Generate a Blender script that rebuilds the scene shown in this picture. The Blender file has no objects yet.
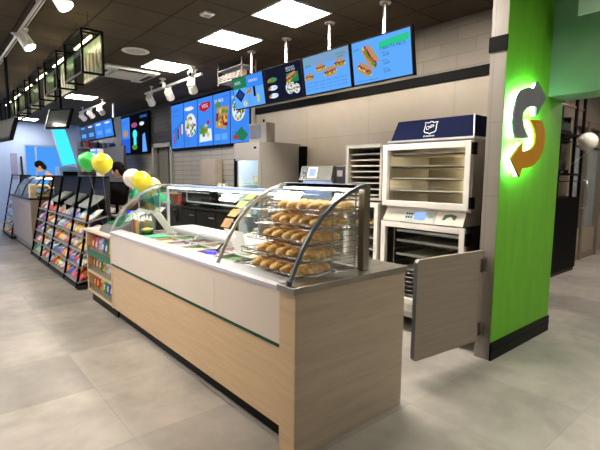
import bpy, math, random
from mathutils import Vector, Matrix
random.seed(7)
PI = math.pi
V = Vector
COL = bpy.context.scene.collection

# ------------------------------------------------------------------ materials
MATS = {}
def _new(name):
    m = bpy.data.materials.new(name); m.use_nodes = True
    nt = m.node_tree; nt.nodes.clear()
    out = nt.nodes.new('ShaderNodeOutputMaterial')
    MATS[name] = m
    return m, nt, out
def mat(name, col, rough=.5, metal=0., var=.06, scale=8., emit=None, estr=0., stretch=(1, 1, 1), bump=0., spec=.5, coat=0.):
    if name in MATS: return MATS[name]
    m, nt, out = _new(name)
    N, L = nt.nodes, nt.links
    b = N.new('ShaderNodeBsdfPrincipled'); L.new(b.outputs[0], out.inputs[0])
    b.inputs['Roughness'].default_value = rough; b.inputs['Metallic'].default_value = metal
    b.inputs['Specular IOR Level'].default_value = spec
    b.inputs['Coat Weight'].default_value = coat
    tc = N.new('ShaderNodeTexCoord'); mp = N.new('ShaderNodeMapping'); L.new(tc.outputs['Object'], mp.inputs[0])
    mp.inputs['Scale'].default_value = stretch
    nz = N.new('ShaderNodeTexNoise'); nz.inputs['Scale'].default_value = scale; nz.inputs['Detail'].default_value = 4
    L.new(mp.outputs[0], nz.inputs[0])
    cr = N.new('ShaderNodeValToRGB'); L.new(nz.outputs[0], cr.inputs[0])
    cr.color_ramp.elements[0].position = .3; cr.color_ramp.elements[1].position = .7
    cr.color_ramp.elements[0].color = tuple(c * (1 - var) for c in col) + (1,)
    cr.color_ramp.elements[1].color = tuple(min(1, c * (1 + var)) for c in col) + (1,)
    L.new(cr.outputs[0], b.inputs['Base Color'])
    if bump:
        bp = N.new('ShaderNodeBump'); bp.inputs['Strength'].default_value = bump; bp.inputs['Distance'].default_value = .01
        L.new(nz.outputs[0], bp.inputs['Height']); L.new(bp.outputs[0], b.inputs['Normal'])
    if emit:
        b.inputs['Emission Color'].default_value = tuple(emit) + (1,); b.inputs['Emission Strength'].default_value = estr
    return m
def glow(name, col, s):
    if name in MATS: return MATS[name]
    m, nt, out = _new(name)
    if name.startswith('screen'): s *= .48
    e = nt.nodes.new('ShaderNodeEmission'); e.inputs[0].default_value = tuple(col) + (1,); e.inputs[1].default_value = s
    nt.links.new(e.outputs[0], out.inputs[0]); return m
def glass(name, tint=(.93, .98, .95), refl=.5, haze=0.):
    m, nt, out = _new(name); N, L = nt.nodes, nt.links
    t = N.new('ShaderNodeBsdfTransparent'); t.inputs[0].default_value = tint + (1,)
    g = N.new('ShaderNodeBsdfGlossy'); g.inputs['Roughness'].default_value = .03
    lw = N.new('ShaderNodeFresnel'); lw.inputs[0].default_value = 1.45
    mx = N.new('ShaderNodeMixShader'); mt = N.new('ShaderNodeMath'); mt.operation = 'MULTIPLY_ADD'
    mt.inputs[1].default_value = refl; mt.inputs[2].default_value = 0.0
    L.new(lw.outputs[0], mt.inputs[0]); L.new(mt.outputs[0], mx.inputs[0])
    L.new(t.outputs[0], mx.inputs[1]); L.new(g.outputs[0], mx.inputs[2])
    if haze:
        d = N.new('ShaderNodeBsdfDiffuse'); d.inputs[0].default_value = (.8, .9, .95, 1)
        m2 = N.new('ShaderNodeMixShader'); m2.inputs[0].default_value = haze
        L.new(mx.outputs[0], m2.inputs[1]); L.new(d.outputs[0], m2.inputs[2]); L.new(m2.outputs[0], out.inputs[0])
    else: L.new(mx.outputs[0], out.inputs[0])
    return m
def bricks(name, c1, c2, mortar, bw, bh, msize, axes='XY', off=(0, 0), offset=0., rough=.5, bump=.3, blotch=0., bias=0., spec=.5, msmooth=.1, bscale=1.3):
    """tile material on the plane given by two world axes"""
    m, nt, out = _new(name); N, L = nt.nodes, nt.links
    b = N.new('ShaderNodeBsdfPrincipled'); L.new(b.outputs[0], out.inputs[0])
    b.inputs['Roughness'].default_value = rough; b.inputs['Specular IOR Level'].default_value = spec
    g = N.new('ShaderNodeNewGeometry'); sx = N.new('ShaderNodeSeparateXYZ'); L.new(g.outputs['Position'], sx.inputs[0])
    cx = N.new('ShaderNodeCombineXYZ')
    for i, a in enumerate(axes):
        ad = N.new('ShaderNodeMath'); ad.operation = 'SUBTRACT'; ad.inputs[1].default_value = off[i]
        L.new(sx.outputs[a], ad.inputs[0]); L.new(ad.outputs[0], cx.inputs[i])
    br = N.new('ShaderNodeTexBrick'); L.new(cx.outputs[0], br.inputs['Vector'])
    br.offset = offset; br.inputs['Scale'].default_value = 1
    br.inputs['Brick Width'].default_value = bw; br.inputs['Row Height'].default_value = bh
    br.inputs['Mortar Size'].default_value = msize; br.inputs['Mortar Smooth'].default_value = msmooth
    br.inputs['Bias'].default_value = bias
    br.inputs['Color1'].default_value = c1 + (1,); br.inputs['Color2'].default_value = c2 + (1,); br.inputs['Mortar'].default_value = mortar + (1,)
    col = br.outputs['Color']
    if blotch:
        nz = N.new('ShaderNodeTexNoise'); nz.inputs['Scale'].default_value = bscale; nz.inputs['Detail'].default_value = 6; nz.inputs['Roughness'].default_value = .6
        nz.inputs['Distortion'].default_value = .6
        L.new(g.outputs['Position'], nz.inputs[0])
        n2 = N.new('ShaderNodeTexNoise'); n2.inputs['Scale'].default_value = bscale * 5; n2.inputs['Detail'].default_value = 5
        L.new(g.outputs['Position'], n2.inputs[0])
        av = N.new('ShaderNodeMath'); av.operation = 'MULTIPLY_ADD'; av.inputs[1].default_value = .35
        L.new(n2.outputs[0], av.inputs[0]); L.new(nz.outputs[0], av.inputs[2])
        cr = N.new('ShaderNodeValToRGB'); L.new(av.outputs[0], cr.inputs[0])
        cr.color_ramp.elements[0].position = .45; cr.color_ramp.elements[1].position = .9
        lo = 1 - blotch; cr.color_ramp.elements[0].color = (lo, lo, lo * .985, 1)
        cr.color_ramp.elements[1].color = (1, 1, 1, 1)
        mx = N.new('ShaderNodeMix'); mx.data_type = 'RGBA'; mx.blend_type = 'MULTIPLY'; mx.inputs[0].default_value = 1
        L.new(br.outputs['Color'], mx.inputs[6]); L.new(cr.outputs[0], mx.inputs[7]); col = mx.outputs[2]
        mr = N.new('ShaderNodeMapRange'); L.new(av.outputs[0], mr.inputs[0]); mr.inputs[1].default_value = .4; mr.inputs[2].default_value = .95
        mr.inputs[3].default_value = rough + .1; mr.inputs[4].default_value = rough - .06; L.new(mr.outputs[0], b.inputs['Roughness'])
    L.new(col, b.inputs['Base Color'])
    if bump:
        bp = N.new('ShaderNodeBump'); bp.inputs['Strength'].default_value = bump; bp.inputs['Distance'].default_value = .004; bp.invert = True
        L.new(br.outputs['Fac'], bp.inputs['Height']); L.new(bp.outputs[0], b.inputs['Normal'])
    return m

# setting
M_FLOOR = bricks('floor_tiles', (.455, .42, .382), (.325, .302, .278), (.33, .305, .28), .8, .8, .0025, 'XY', (.05, .09), rough=.33, bump=.05, blotch=.42, spec=.45)
M_CEIL = bricks('ceiling_tiles', (.088, .068, .048), (.078, .060, .043), (.035, .028, .021), .6, .6, .010, 'XY', (2.7, 3.4), rough=.75, bump=.5, spec=.06)
M_BEIGE = bricks('beige_wall_tiles', (.36, .305, .245), (.345, .29, .235), (.27, .23, .185), 1.2, .6, .004, 'YZ', (2.63, .3), rough=.42, bump=.2, blotch=.12)
M_PILLAR = bricks('grey_beige_pillar_tiles', (.24, .212, .185), (.23, .204, .178), (.19, .17, .15), .6, .6, .005, 'YZ', (1.2, .2), rough=.42, bump=.2)
M_CHEV = bricks('relief_grey_tiles', (.205, .175, .14), (.17, .145, .118), (.13, .11, .09), .42, .14, .004, 'YZ', (.1, .05), .5, rough=.55, bump=.6)
M_LBRICK = bricks('light_grey_slip_tiles', (.40, .375, .335), (.36, .335, .30), (.19, .17, .15), .42, .1, .006, 'YZ', (0, .05), 0, rough=.35, bump=.7)
M_DBRICK = bricks('dark_grey_slip_tiles', (.060, .056, .052), (.05, .047, .043), (.02, .02, .02), .42, .1, .008, 'YZ', (0, .05), 0, rough=.4, bump=.7)
M_GREEN = mat('green_painted_wall', (.115, .39, .010), .62, var=.09, scale=9, stretch=(1, 1, .25), bump=.15)
M_BULK = mat('grey_green_bulkhead_paint', (.20, .24, .20), .6, var=.04)
M_WHITEWALL = mat('far_wall_blue_light_tint', (.31, .41, .64), .6, var=.03)  # blue window light painted into the white far wall's colour
M_TAUPE = mat('taupe_wall_paint', (.30, .26, .21), .6, var=.05)
M_BLACK = mat('black_laminate', (.002, .002, .002), .35, var=.2, spec=.06)
M_RAIL = mat('black_rail', (.002, .002, .002), .45, var=.2, spec=.06)
# things
M_OAK = None
def wood(name, c1, c2, scale=1.3, st=(1.6, 1.6, 24), rough=.45):
    m, nt, out = _new(name); N, L = nt.nodes, nt.links
    b = N.new('ShaderNodeBsdfPrincipled'); L.new(b.outputs[0], out.inputs[0]); b.inputs['Roughness'].default_value = rough
    g = N.new('ShaderNodeNewGeometry'); mp = N.new('ShaderNodeMapping'); L.new(g.outputs['Position'], mp.inputs[0]); mp.inputs['Scale'].default_value = st
    nz = N.new('ShaderNodeTexNoise'); nz.inputs['Scale'].default_value = scale; nz.inputs['Detail'].default_value = 6; nz.inputs['Roughness'].default_value = .62; nz.inputs['Distortion'].default_value = .5
    L.new(mp.outputs[0], nz.inputs[0]); cr = N.new('ShaderNodeValToRGB'); L.new(nz.outputs[0], cr.inputs[0])
    cr.color_ramp.elements[0].position = .32; cr.color_ramp.elements[1].position = .68
    cr.color_ramp.elements[0].color = c1 + (1,); cr.color_ramp.elements[1].color = c2 + (1,)
    L.new(cr.outputs[0], b.inputs['Base Color']); return m
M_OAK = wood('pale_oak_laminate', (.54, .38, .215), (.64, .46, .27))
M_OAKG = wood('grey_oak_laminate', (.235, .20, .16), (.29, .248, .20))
M_OAKE = wood('greyer_oak_end_face', (.36, .295, .22), (.44, .365, .275))
M_CREAM = mat('cream_fascia', (.66, .57, .48), .35, var=.015, scale=2)
M_DGREEN = mat('green_edge_trim', (.003, .055, .022), .5, spec=.2)
M_SATIN = mat('satin_steel', (.44, .41, .36), .45, .3, var=.05)
M_STEEL = mat('brushed_steel', (.46, .44, .41), .28, 1., var=.08, scale=6, stretch=(1, 1, 20))
M_DSTEEL = mat('dark_steel', (.30, .28, .25), .3, 1., var=.1, scale=6)
M_ALU = mat('pale_aluminium', (.70, .69, .68), .33, .85, var=.03)
M_SILL = mat('lilac_grey_sill', (.40, .385, .42), .42, .0, var=.03)
M_WHITE = mat('white_plastic', (.78, .76, .72), .4, var=.02)
M_PAPER = mat('white_card', (.9, .88, .84), .6, var=.02)
M_GREY = mat('grey_coated_metal', (.32, .295, .265), .45, .2, var=.03, scale=3)
M_DGREY = mat('dark_grey_metal', (.025, .024, .023), .5, .1, spec=.15)
M_ARCH = mat('graphite_glass_edge', (.10, .115, .14), .3, .3)
M_RUBBER = mat('black_rubber', (.002, .002, .002), .6, spec=.06)
M_NAVY = mat('navy_banner', (.003, .006, .030), .7, spec=.05)
M_GLASS = glass('clear_glass', (.98, .992, .986), .15)
M_GLASSG = glass('greenish_glass', (.80, .90, .86), .6)
M_GLASSH = glass('hazy_glass_shelf', (.86, .95, .97), .6, .28)
M_BREAD = mat('golden_bread_crust', (.76, .41, .12), .6, var=.5, scale=34, bump=1.)
M_BREADL = mat('pale_bread_side', (.78, .52, .22), .65, var=.25, scale=30, bump=.4)
M_LIGHT = glow('light_panel_diffuser', (1., .91, .79), 34.)
M_SPOTG = glow('spot_lamp_face', (1., .9, .75), 18.)

# ------------------------------------------------------------------ mesh builder
class MB:
    def __init__(s): s.v = []; s.f = []; s.fm = []; s.ms = []; s.sm = []
    def mi(s, m):
        if m not in s.ms: s.ms.append(m)
        return s.ms.index(m)
    def add(s, vs, fs, m, smooth=False):
        o = len(s.v); s.v += [V(p) for p in vs]; k = s.mi(m)
        for f in fs: s.f.append([o + i for i in f]); s.fm.append(k); s.sm.append(smooth)
        return s
    def hexa(s, p, m):  # p: 8 pts, bottom 4 ccw from above then top 4
        return s.add(p, [(3, 2, 1, 0), (4, 5, 6, 7), (0, 1, 5, 4), (1, 2, 6, 5), (2, 3, 7, 6), (3, 0, 4, 7)], m)
    def box(s, x0, x1, y0, y1, z0, z1, m):
        if x0 > x1: x0, x1 = x1, x0
        if y0 > y1: y0, y1 = y1, y0
        if z0 > z1: z0, z1 = z1, z0
        return s.hexa([(x0, y0, z0), (x1, y0, z0), (x1, y1, z0), (x0, y1, z0), (x0, y0, z1), (x1, y0, z1), (x1, y1, z1), (x0, y1, z1)], m)
    def rbox(s, x0, x1, y0, y1, z0, z1, m, r=.01):  # box with chamfered upright edges and top rim
        def ring(i, z):
            return [(x0 + i + r, y0 + i, z), (x1 - i - r, y0 + i, z), (x1 - i, y0 + i + r, z), (x1 - i, y1 - i - r, z), (x1 - i - r, y1 - i, z), (x0 + i + r, y1 - i, z), (x0 + i, y1 - i - r, z), (x0 + i, y0 + i + r, z)]
        rs = [ring(r * .6, z0), ring(0, z0 + r * .7), ring(0, z1 - r * .7), ring(r * .6, z1)]
        vs = [p for q in rs for p in q]; fs = [tuple(range(7, -1, -1)), tuple(range(24, 32))]
        for k in range(3):
            for i in range(8): j = (i + 1) % 8; fs.append((k * 8 + i, k * 8 + j, k * 8 + 8 + j, k * 8 + 8 + i))
        return s.add(vs, fs, m)
    def loft(s, rings, m, smooth=True, caps=True):
        n = len(rings[0]); vs = [p for r in rings for p in r]; fs = []
        for k in range(len(rings) - 1):
            for i in range(n): j = (i + 1) % n; fs.append((k * n + i, k * n + j, (k + 1) * n + j, (k + 1) * n + i))
        s.add(vs, fs, m, smooth)
        if caps:
            s.add(rings[0], [tuple(range(n - 1, -1, -1))], m); s.add(rings[-1], [tuple(range(n))], m)
        return s
    def tube(s, pts, r, m, n=8, caps=True):
        pts = [V(p) for p in pts]; rs = r if isinstance(r, (list, tuple)) else [r] * len(pts); rings = []; up = None
        for i, p in enumerate(pts):
            d = (pts[min(i + 1, len(pts) - 1)] - pts[max(i - 1, 0)]).normalized()
            if up is None: up = V((0, 0, 1)) if abs(d.z) < .9 else V((1, 0, 0))
            a = d.cross(up).normalized(); b = a.cross(d).normalized(); up = b
            rings.append([p + (a * math.cos(t) + b * math.sin(t)) * rs[i] for t in [2 * PI * k / n for k in range(n)]])
        return s.loft(rings, m, True, caps)
    def bar(s, pts, w, h, m, side=(0, 1, 0)):  # rectangular section swept along pts; w along side
        pts = [V(p) for p in pts]; sd = V(side).normalized(); rings = []
        for i, p in enumerate(pts):
            d = (pts[min(i + 1, len(pts) - 1)] - pts[max(i - 1, 0)]).normalized(); nn = d.cross(sd).normalized()
            rings.append([p - sd * w / 2 - nn * h / 2, p + sd * w / 2 - nn * h / 2, p + sd * w / 2 + nn * h / 2, p - sd * w / 2 + nn * h / 2])
        return s.loft(rings, m, False)
    def ell(s, c, rx, ry, rz, m, nu=16, nv=10, jit=0.):
        c = V(c); rings = []
        for j in range(1, nv):
            t = PI * j / nv
            rings.append([c + V((rx * math.sin(t) * math.cos(2 * PI * i / nu), ry * math.sin(t) * math.sin(2 * PI * i / nu), -rz * math.cos(t))) * (1 + random.uniform(-jit, jit)) if jit else
                          c + V((rx * math.sin(t) * math.cos(2 * PI * i / nu), ry * math.sin(t) * math.sin(2 * PI * i / nu), -rz * math.cos(t))) for i in range(nu)])
        s.loft(rings, m, True, False)
        b = c - V((0, 0, rz)); t_ = c + V((0, 0, rz))
        s.add([b] + rings[0], [(0, 1 + (i + 1) % nu, 1 + i) for i in range(nu)], m, True)
        s.add([t_] + rings[-1], [(0, 1 + i, 1 + (i + 1) % nu) for i in range(nu)], m, True)
        return s
    def lathe(s, c, prof, m, n=20, axis='z'):
        c = V(c); rings = []
        for r, h in prof:
            rg = []
            for i in range(n):
                a = 2 * PI * i / n; q = (r * math.cos(a), r * math.sin(a), h)
                if axis == 'x': q = (q[2], q[0], q[1])
                if axis == 'y': q = (q[1], q[2], q[0])
                rg.append(c + V(q))
            rings.append(rg)
        return s.loft(rings, m, True, True)
    def xform(s, M):
        s.v = [M @ p for p in s.v]; return s
    def merge(s, o, M=None):
        base = len(s.v); s.v += [(M @ p if M else p.copy()) for p in o.v]
        for f, k, sm in zip(o.f, o.fm, o.sm):
            s.f.append([base + i for i in f]); s.fm.append(s.mi(o.ms[k])); s.sm.append(sm)
        return s
    def build(s, name, parent=None, origin=None, bevel=0.):
        if origin is None: origin = ORG.get(parent.name, V((0, 0, 0))) if parent else V((0, 0, 0))
        origin = V(origin)
        me = bpy.data.meshes.new(name)
        me.from_pydata([tuple(p - origin) for p in s.v], [], s.f)
        for m in s.ms: me.materials.append(m)
        me.polygons.foreach_set('material_index', s.fm); me.polygons.foreach_set('use_smooth', s.sm)
        me.update()
        o = bpy.data.objects.new(name, me); COL.objects.link(o)
        if parent: o.parent = parent
        else: o.location = origin
        ORG[o.name] = origin
        if bevel:
            b = o.modifiers.new('bevel', 'BEVEL'); b.width = bevel; b.segments = 2; b.limit_method = 'ANGLE'
        return o
ORG = {}
class FR:  # flat frame: origin, u (right), v (up), n (towards viewer)
    def __init__(s, o, u, v): s.o = V(o); s.u = V(u).normalized(); s.v = V(v).normalized(); s.n = s.u.cross(s.v)
    def p(s, a, b, c=0): return s.o + s.u * a + s.v * b + s.n * c
    def M(s): return Matrix(((s.u.x, s.v.x, s.n.x, s.o.x), (s.u.y, s.v.y, s.n.y, s.o.y), (s.u.z, s.v.z, s.n.z, s.o.z), (0, 0, 0, 1)))
    def box(s, mb, a0, a1, b0, b1, c0, c1, m):
        mb.hexa([s.p(*q) for q in ((a0, b0, c0), (a1, b0, c0), (a1, b1, c0), (a0, b1, c0), (a0, b0, c1), (a1, b0, c1), (a1, b1, c1), (a0, b1, c1))], m)
    def poly(s, mb, pts, c0, c1, m):
        n = len(pts); vs = [s.p(a, b, c0) for a, b in pts] + [s.p(a, b, c1) for a, b in pts]
        mb.add(vs, [tuple(range(n - 1, -1, -1)), tuple(range(n, 2 * n))] + [(i, (i + 1) % n, n + (i + 1) % n, n + i) for i in range(n)], m)
    def oval(s, mb, a, b, ra, rb, c0, c1, m, rot=0, n=14):
        cr, sr = math.cos(rot), math.sin(rot); pts = []
        for i in range(n):
            t = 2 * PI * i / n; x, y = ra * math.cos(t), rb * math.sin(t); pts.append((a + x * cr - y * sr, b + x * sr + y * cr))
        s.poly(mb, pts, c0, c1, m)
_TXT = {}
def text_geo(t, bold=False):
    if t in _TXT: return _TXT[t]
    cu = bpy.data.curves.new('t', 'FONT'); cu.body = t; cu.size = 1; cu.resolution_u = 2; cu.fill_mode = 'FRONT'
    ob = bpy.data.objects.new('t', cu); COL.objects.link(ob)
    dg = bpy.context.evaluated_depsgraph_get(); dg.update()
    me = bpy.data.meshes.new_from_object(ob.evaluated_get(dg))
    g = ([v.co.copy() for v in me.vertices], [tuple(p.vertices) for p in me.polygons])
    bpy.data.objects.remove(ob); bpy.data.curves.remove(cu); bpy.data.meshes.remove(me)
    _TXT[t] = g; return g
def text(mb, fr, t, a, b, h, c, m, width=None, rot=0, align='l'):
    vs, fs = text_geo(t); x0 = min(v.x for v in vs); x1 = max(v.x for v in vs)
    k = h / .7; kx = (width / (x1 - x0)) if width else k
    offx = 0 if align == 'l' else -(x1 - x0) * kx / 2
    cr, sr = math.cos(rot), math.sin(rot); out = []
    for v in vs:
        x, y = (v.x - x0) * kx + offx, v.y * k
        out.append(fr.p(a + x * cr - y * sr, b + x * sr + y * cr, c))
    mb.add(out, fs, m)

# ------------------------------------------------------------------ objects
def tag(o, label, cat, group=None, kind=None):
    o['label'] = label; o['category'] = cat
    if group: o['group'] = group
    if kind: o['kind'] = kind
    return o
def thing(name, label, cat, loc=(0, 0, 0), group=None):
    o = bpy.data.objects.new(name, None); COL.objects.link(o); o.location = loc; o.empty_display_size = .1
    ORG[o.name] = V(loc); return tag(o, label, cat, group)
def struct(name, mb, **k):
    o = mb.build(name, **k); o['kind'] = 'structure'; return o
def kids(o): return [c for c in bpy.data.objects if c.parent == o]
def copy_tree(o, parent=None):
    c = o.copy(); COL.objects.link(c); c.parent = parent
    for ch in list(o.children): copy_tree(ch, c)
    return c
def dup(o, loc, label, rz=None, group=None):
    c = copy_tree(o); c.location = loc; c['label'] = label
    if rz is not None: c.rotation_euler = (0, 0, rz)
    if group: c['group'] = group
    return c
ORD = ['first', 'second', 'third', 'fourth', 'fifth', 'sixth', 'seventh', 'eighth', 'ninth', 'tenth', 'eleventh', 'twelfth']

CZ = 3.22   # ceiling height
# ------------------------------------------------------------------ setting
b = MB(); b.box(-5, 14, -4, 17.2, -.1, 0, M_FLOOR); struct('floor', b)
b = MB(); b.box(-5, 14, -4, 17.2, CZ, CZ + .1, M_CEIL); struct('ceiling', b)
b = MB()
b.box(4.4, 4.56, 1.83, 6.35, 0, 2.62, M_BEIGE)
b.box(4.4, 4.56, 1.83, 6.35, 2.62, CZ, M_CHEV)
struct('wall_back', b)
b = MB()
DY0, DY1, DZ = 9.72, 10.85, 2.30
b.box(4.42, 4.56, 6.35, DY0, 0, 2.08, M_LBRICK); b.box(4.42, 4.56, 6.35, DY0, 2.08, CZ, M_DBRICK)
b.box(4.42, 4.56, DY0, DY1, DZ, CZ, M_DBRICK)
b.box(4.42, 4.56, DY1, 13.2, 0, 2.08, M_LBRICK); b.box(4.42, 4.56, DY1, 13.2, 2.08, CZ, M_DBRICK)
b.box(4.42, 4.56, 13.2, 17.0, 0, CZ, mat('cream_wall_tile', (.62, .55, .43), .5, var=.04))
struct('wall_tiled', b)
b = MB(); b.box(5.6, 5.7, 9.2, 11.6, 0, CZ, M_TAUPE); b.box(4.56, 5.7, 11.5, 11.6, 0, CZ, M_TAUPE); struct('wall_passage', b)
b = MB(); b.box(3.57, 4.79, 1.70, 1.83, 0, CZ, M_PILLAR)
b.box(3.572, 4.789, 1.694, 1.70, .15, CZ, M_GREEN)
struct('wall_right', b)
b = MB(); b.box(3.565, 4.792, 1.68, 1.694, 0, .155, M_BLACK); b.box(3.565, 4.792, 1.676, 1.68, .085, .098, M_RAIL); struct('baseboard_right', b)
b = MB(); b.box(4.375, 4.4, 1.83, 6.35, 2.585, 2.685, M_RAIL); struct('trim_1', b)
b = MB(); b.box(3.556, 3.57, 1.69, 1.84, 2.56, 2.675, M_RAIL); struct('trim_2', b)
b = MB(); b.box(4.36, 4.42, 6.35, 6.46, 0, CZ, M_GREY); struct('trim_3', b)
b = MB(); b.box(4.43, 4.80, -4, 1.694, 2.30, CZ, M_BULK); struct('wall_bulkhead', b)
b = MB(); b.box(8.42, 14, 3.05, 3.15, 0, CZ, M_TAUPE); b.box(8.42, 8.52, 3.15, 5, 0, CZ, M_TAUPE); b.box(4.56, 8.52, 5, 5.1, 0, CZ, M_TAUPE); struct('wall_alcove', b)
# far wall with window opening, left wall with an added, unseen window opening
WX0, WX1, WZ0, WZ1 = 2.55, 3.75, 1.1, 2.5
b = MB(); b.box(-5, WX0, 17, 17.15, 0, CZ, M_WHITEWALL); b.box(WX1, 4.56, 17, 17.15, 0, CZ, M_WHITEWALL)
b.box(WX0, WX1, 17, 17.15, 0, WZ0, M_WHITEWALL); b.box(WX0, WX1, 17, 17.15, WZ1, CZ, M_WHITEWALL); struct('wall_far', b)
b = MB(); fm = mat('blue_grey_window_frame', (.25, .35, .5), .4)
for x in (WX0, 2.86, WX1 - .05): b.box(x, x + .045, 17.02, 17.1, WZ0, WZ1, fm)
for z in (WZ0, WZ1 - .05): b.box(WX0, WX1, 17.02, 17.1, z, z + .05, fm)
struct('window_1', b); b = MB(); b.box(WX0 + .04, WX1 - .04, 17.05, 17.06, WZ0 + .04, WZ1 - .04, M_GLASS); g_ = b.build('window_pane', bpy.data.objects['window_1'])
b = MB(); b.box(-5.1, -5, -4, 10.6, 0, CZ, M_TAUPE); b.box(-5.1, -5, 10.6, 16.8, 2.9, CZ, M_TAUPE); b.box(-5.1, -5, 10.6, 16.8, 0, .3, M_TAUPE); b.box(-5.1, -5, 16.8, 17.15, 0, CZ, M_TAUPE); struct('wall_left', b)
b = MB()
for y in (10.6, 12.65, 14.7, 16.74): b.box(-5.08, -5.02, y, y + .06, .3, 2.9, fm)
struct('window_added', b)  # unseen frame, added to let blue light into the far end
b = MB(); b.box(-5, 14, -4.1, -4, 0, CZ, M_TAUPE); struct('wall_near', b)
b = MB(); b.box(14, 14.1, -4, 3.15, 0, CZ, M_TAUPE); struct('wall_side', b)
# door frame in the tiled wall
b = MB(); df = mat('grey_door_frame', (.36, .34, .31), .4)
b.box(4.36, 4.46, DY0, DY0 + .09, 0, DZ, df); b.box(4.36, 4.46, DY1 - .09, DY1, 0, DZ, df); b.box(4.36, 4.46, DY0, DY1, DZ - .09, DZ, df)
struct('door_1', b)
b = MB(); b.box(4.50, 4.54, 10.22, DY1 - .09, .01, DZ - .1, mat('grey_door_leaf', (.17, .16, .15), .4)); b.build('door_leaf', bpy.data.objects['door_1'])

# ------------------------------------------------------------------ ceiling fittings
def light_panel(x, y, label):
    t = thing('ceiling_light', label, 'ceiling light', (x + .3, y + .3, CZ - .012), 'square ceiling light panels')
    b = MB(); z0, z1 = CZ - .012, CZ - .002
    for (x0, x1, y0, y1) in ((x, x + .6, y, y + .018), (x, x + .6, y + .582, y + .6), (x, x + .018, y + .018, y + .582), (x + .582, x + .6, y + .018, y + .582)): b.box(x0, x1, y0, y1, z0, z1, M_WHITE)
    b.build('frame', t); b = MB(); b.box(x + .018, x + .582, y + .018, y + .582, z0 + .003, z1, M_LIGHT); b.build('diffuser', t); return t
light_panel(2.7, 3.4, 'large glowing light panel nearest, cut by the top edge of the photo')
light_panel(2.7, 4.6, 'second nearest glowing light panel, above the left menu screens')
light_panel(2.66, 6.4, 'glowing square light panel beside the round speaker and air conditioner')
light_panel(2.4, 10.3, 'long thin looking light panel above the far hanging spotlight bar')
light_panel(2.2, 15.7, 'farthest light panel, near the blue end wall')
# unseen rows, added to brighten the counter front and floor
for y in (3.4, 6.4, 9.4):
    light_panel(-.35, y, 'unseen added light panel over the aisle beside the counter, left of the photo')
    light_panel(-3.3, y, 'unseen added light panel over the shop floor, left of the photo')
for x, y in ((2.7, 2.15), (6.9, 3.6), (3.3, -.8), (6.9, 1.0), (6.9, -2.0), (9.3, .6)): light_panel(x, y, 'unseen light panel over the aisle behind or right of the photo')  # out-of-view panels, mostly added to brighten the pillar and right-hand rooms

t = thing('ceiling_speaker', 'round white ceiling speaker between light panels', 'speaker', (2.3, 6.19, CZ))
b = MB(); b.lathe((2.3, 6.19, CZ), [(.01, -.004), (.13, -.004), (.165, -.012), (.18, -.006), (.18, -.001)], M_WHITE, 32); b.build('rim', t)
b = MB(); b.lathe((2.3, 6.19, CZ), [(.005, -.014), (.10, -.013), (.125, -.006)], mat('speaker_mesh', (.55, .53, .5), .6, var=.3, scale=300), 32); b.build('grille', t)
t = thing('air_conditioner', 'white four-way air conditioner cassette set in the dark ceiling', 'air conditioner', (2.6, 7.55, CZ))
b = MB(); b.rbox(2.18, 3.06, 7.12, 8.02, CZ - .05, CZ - .001, M_WHITE, .03); b.build('panel', t)
b = MB(); b.box(2.38, 2.86, 7.32, 7.82, CZ - .056, CZ - .05, mat('ac_grille', (.5, .48, .45), .5))
for i in range(10): b.box(2.4, 2.84, 7.345 + i * .047, 7.36 + i * .047, CZ - .062, CZ - .056, M_WHITE)
b.build('intake_grille', t)
for i, (x0, x1, y0, y1) in enumerate(((2.4, 2.84, 7.17, 7.24), (2.4, 2.84, 7.9, 7.97), (2.23, 2.3, 7.35, 7.8), (2.94, 3.01, 7.35, 7.8))):
    b = MB(); b.box(x0, x1, y0, y1, CZ - .058, CZ - .05, M_DGREY); b.build('outlet_flap', t)
o = MB(); o.rbox(2.28, 2.40, 4.2, 4.33, CZ - .03, CZ - .001, M_WHITE, .012); o.box(2.31, 2.37, 4.235, 4.295, CZ - .034, CZ - .03, M_GREY)
tag(o.build('smoke_detector', origin=(2.34, 4.27, CZ - .03)), 'small white square sensor on the dark ceiling', 'sensor')

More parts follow.
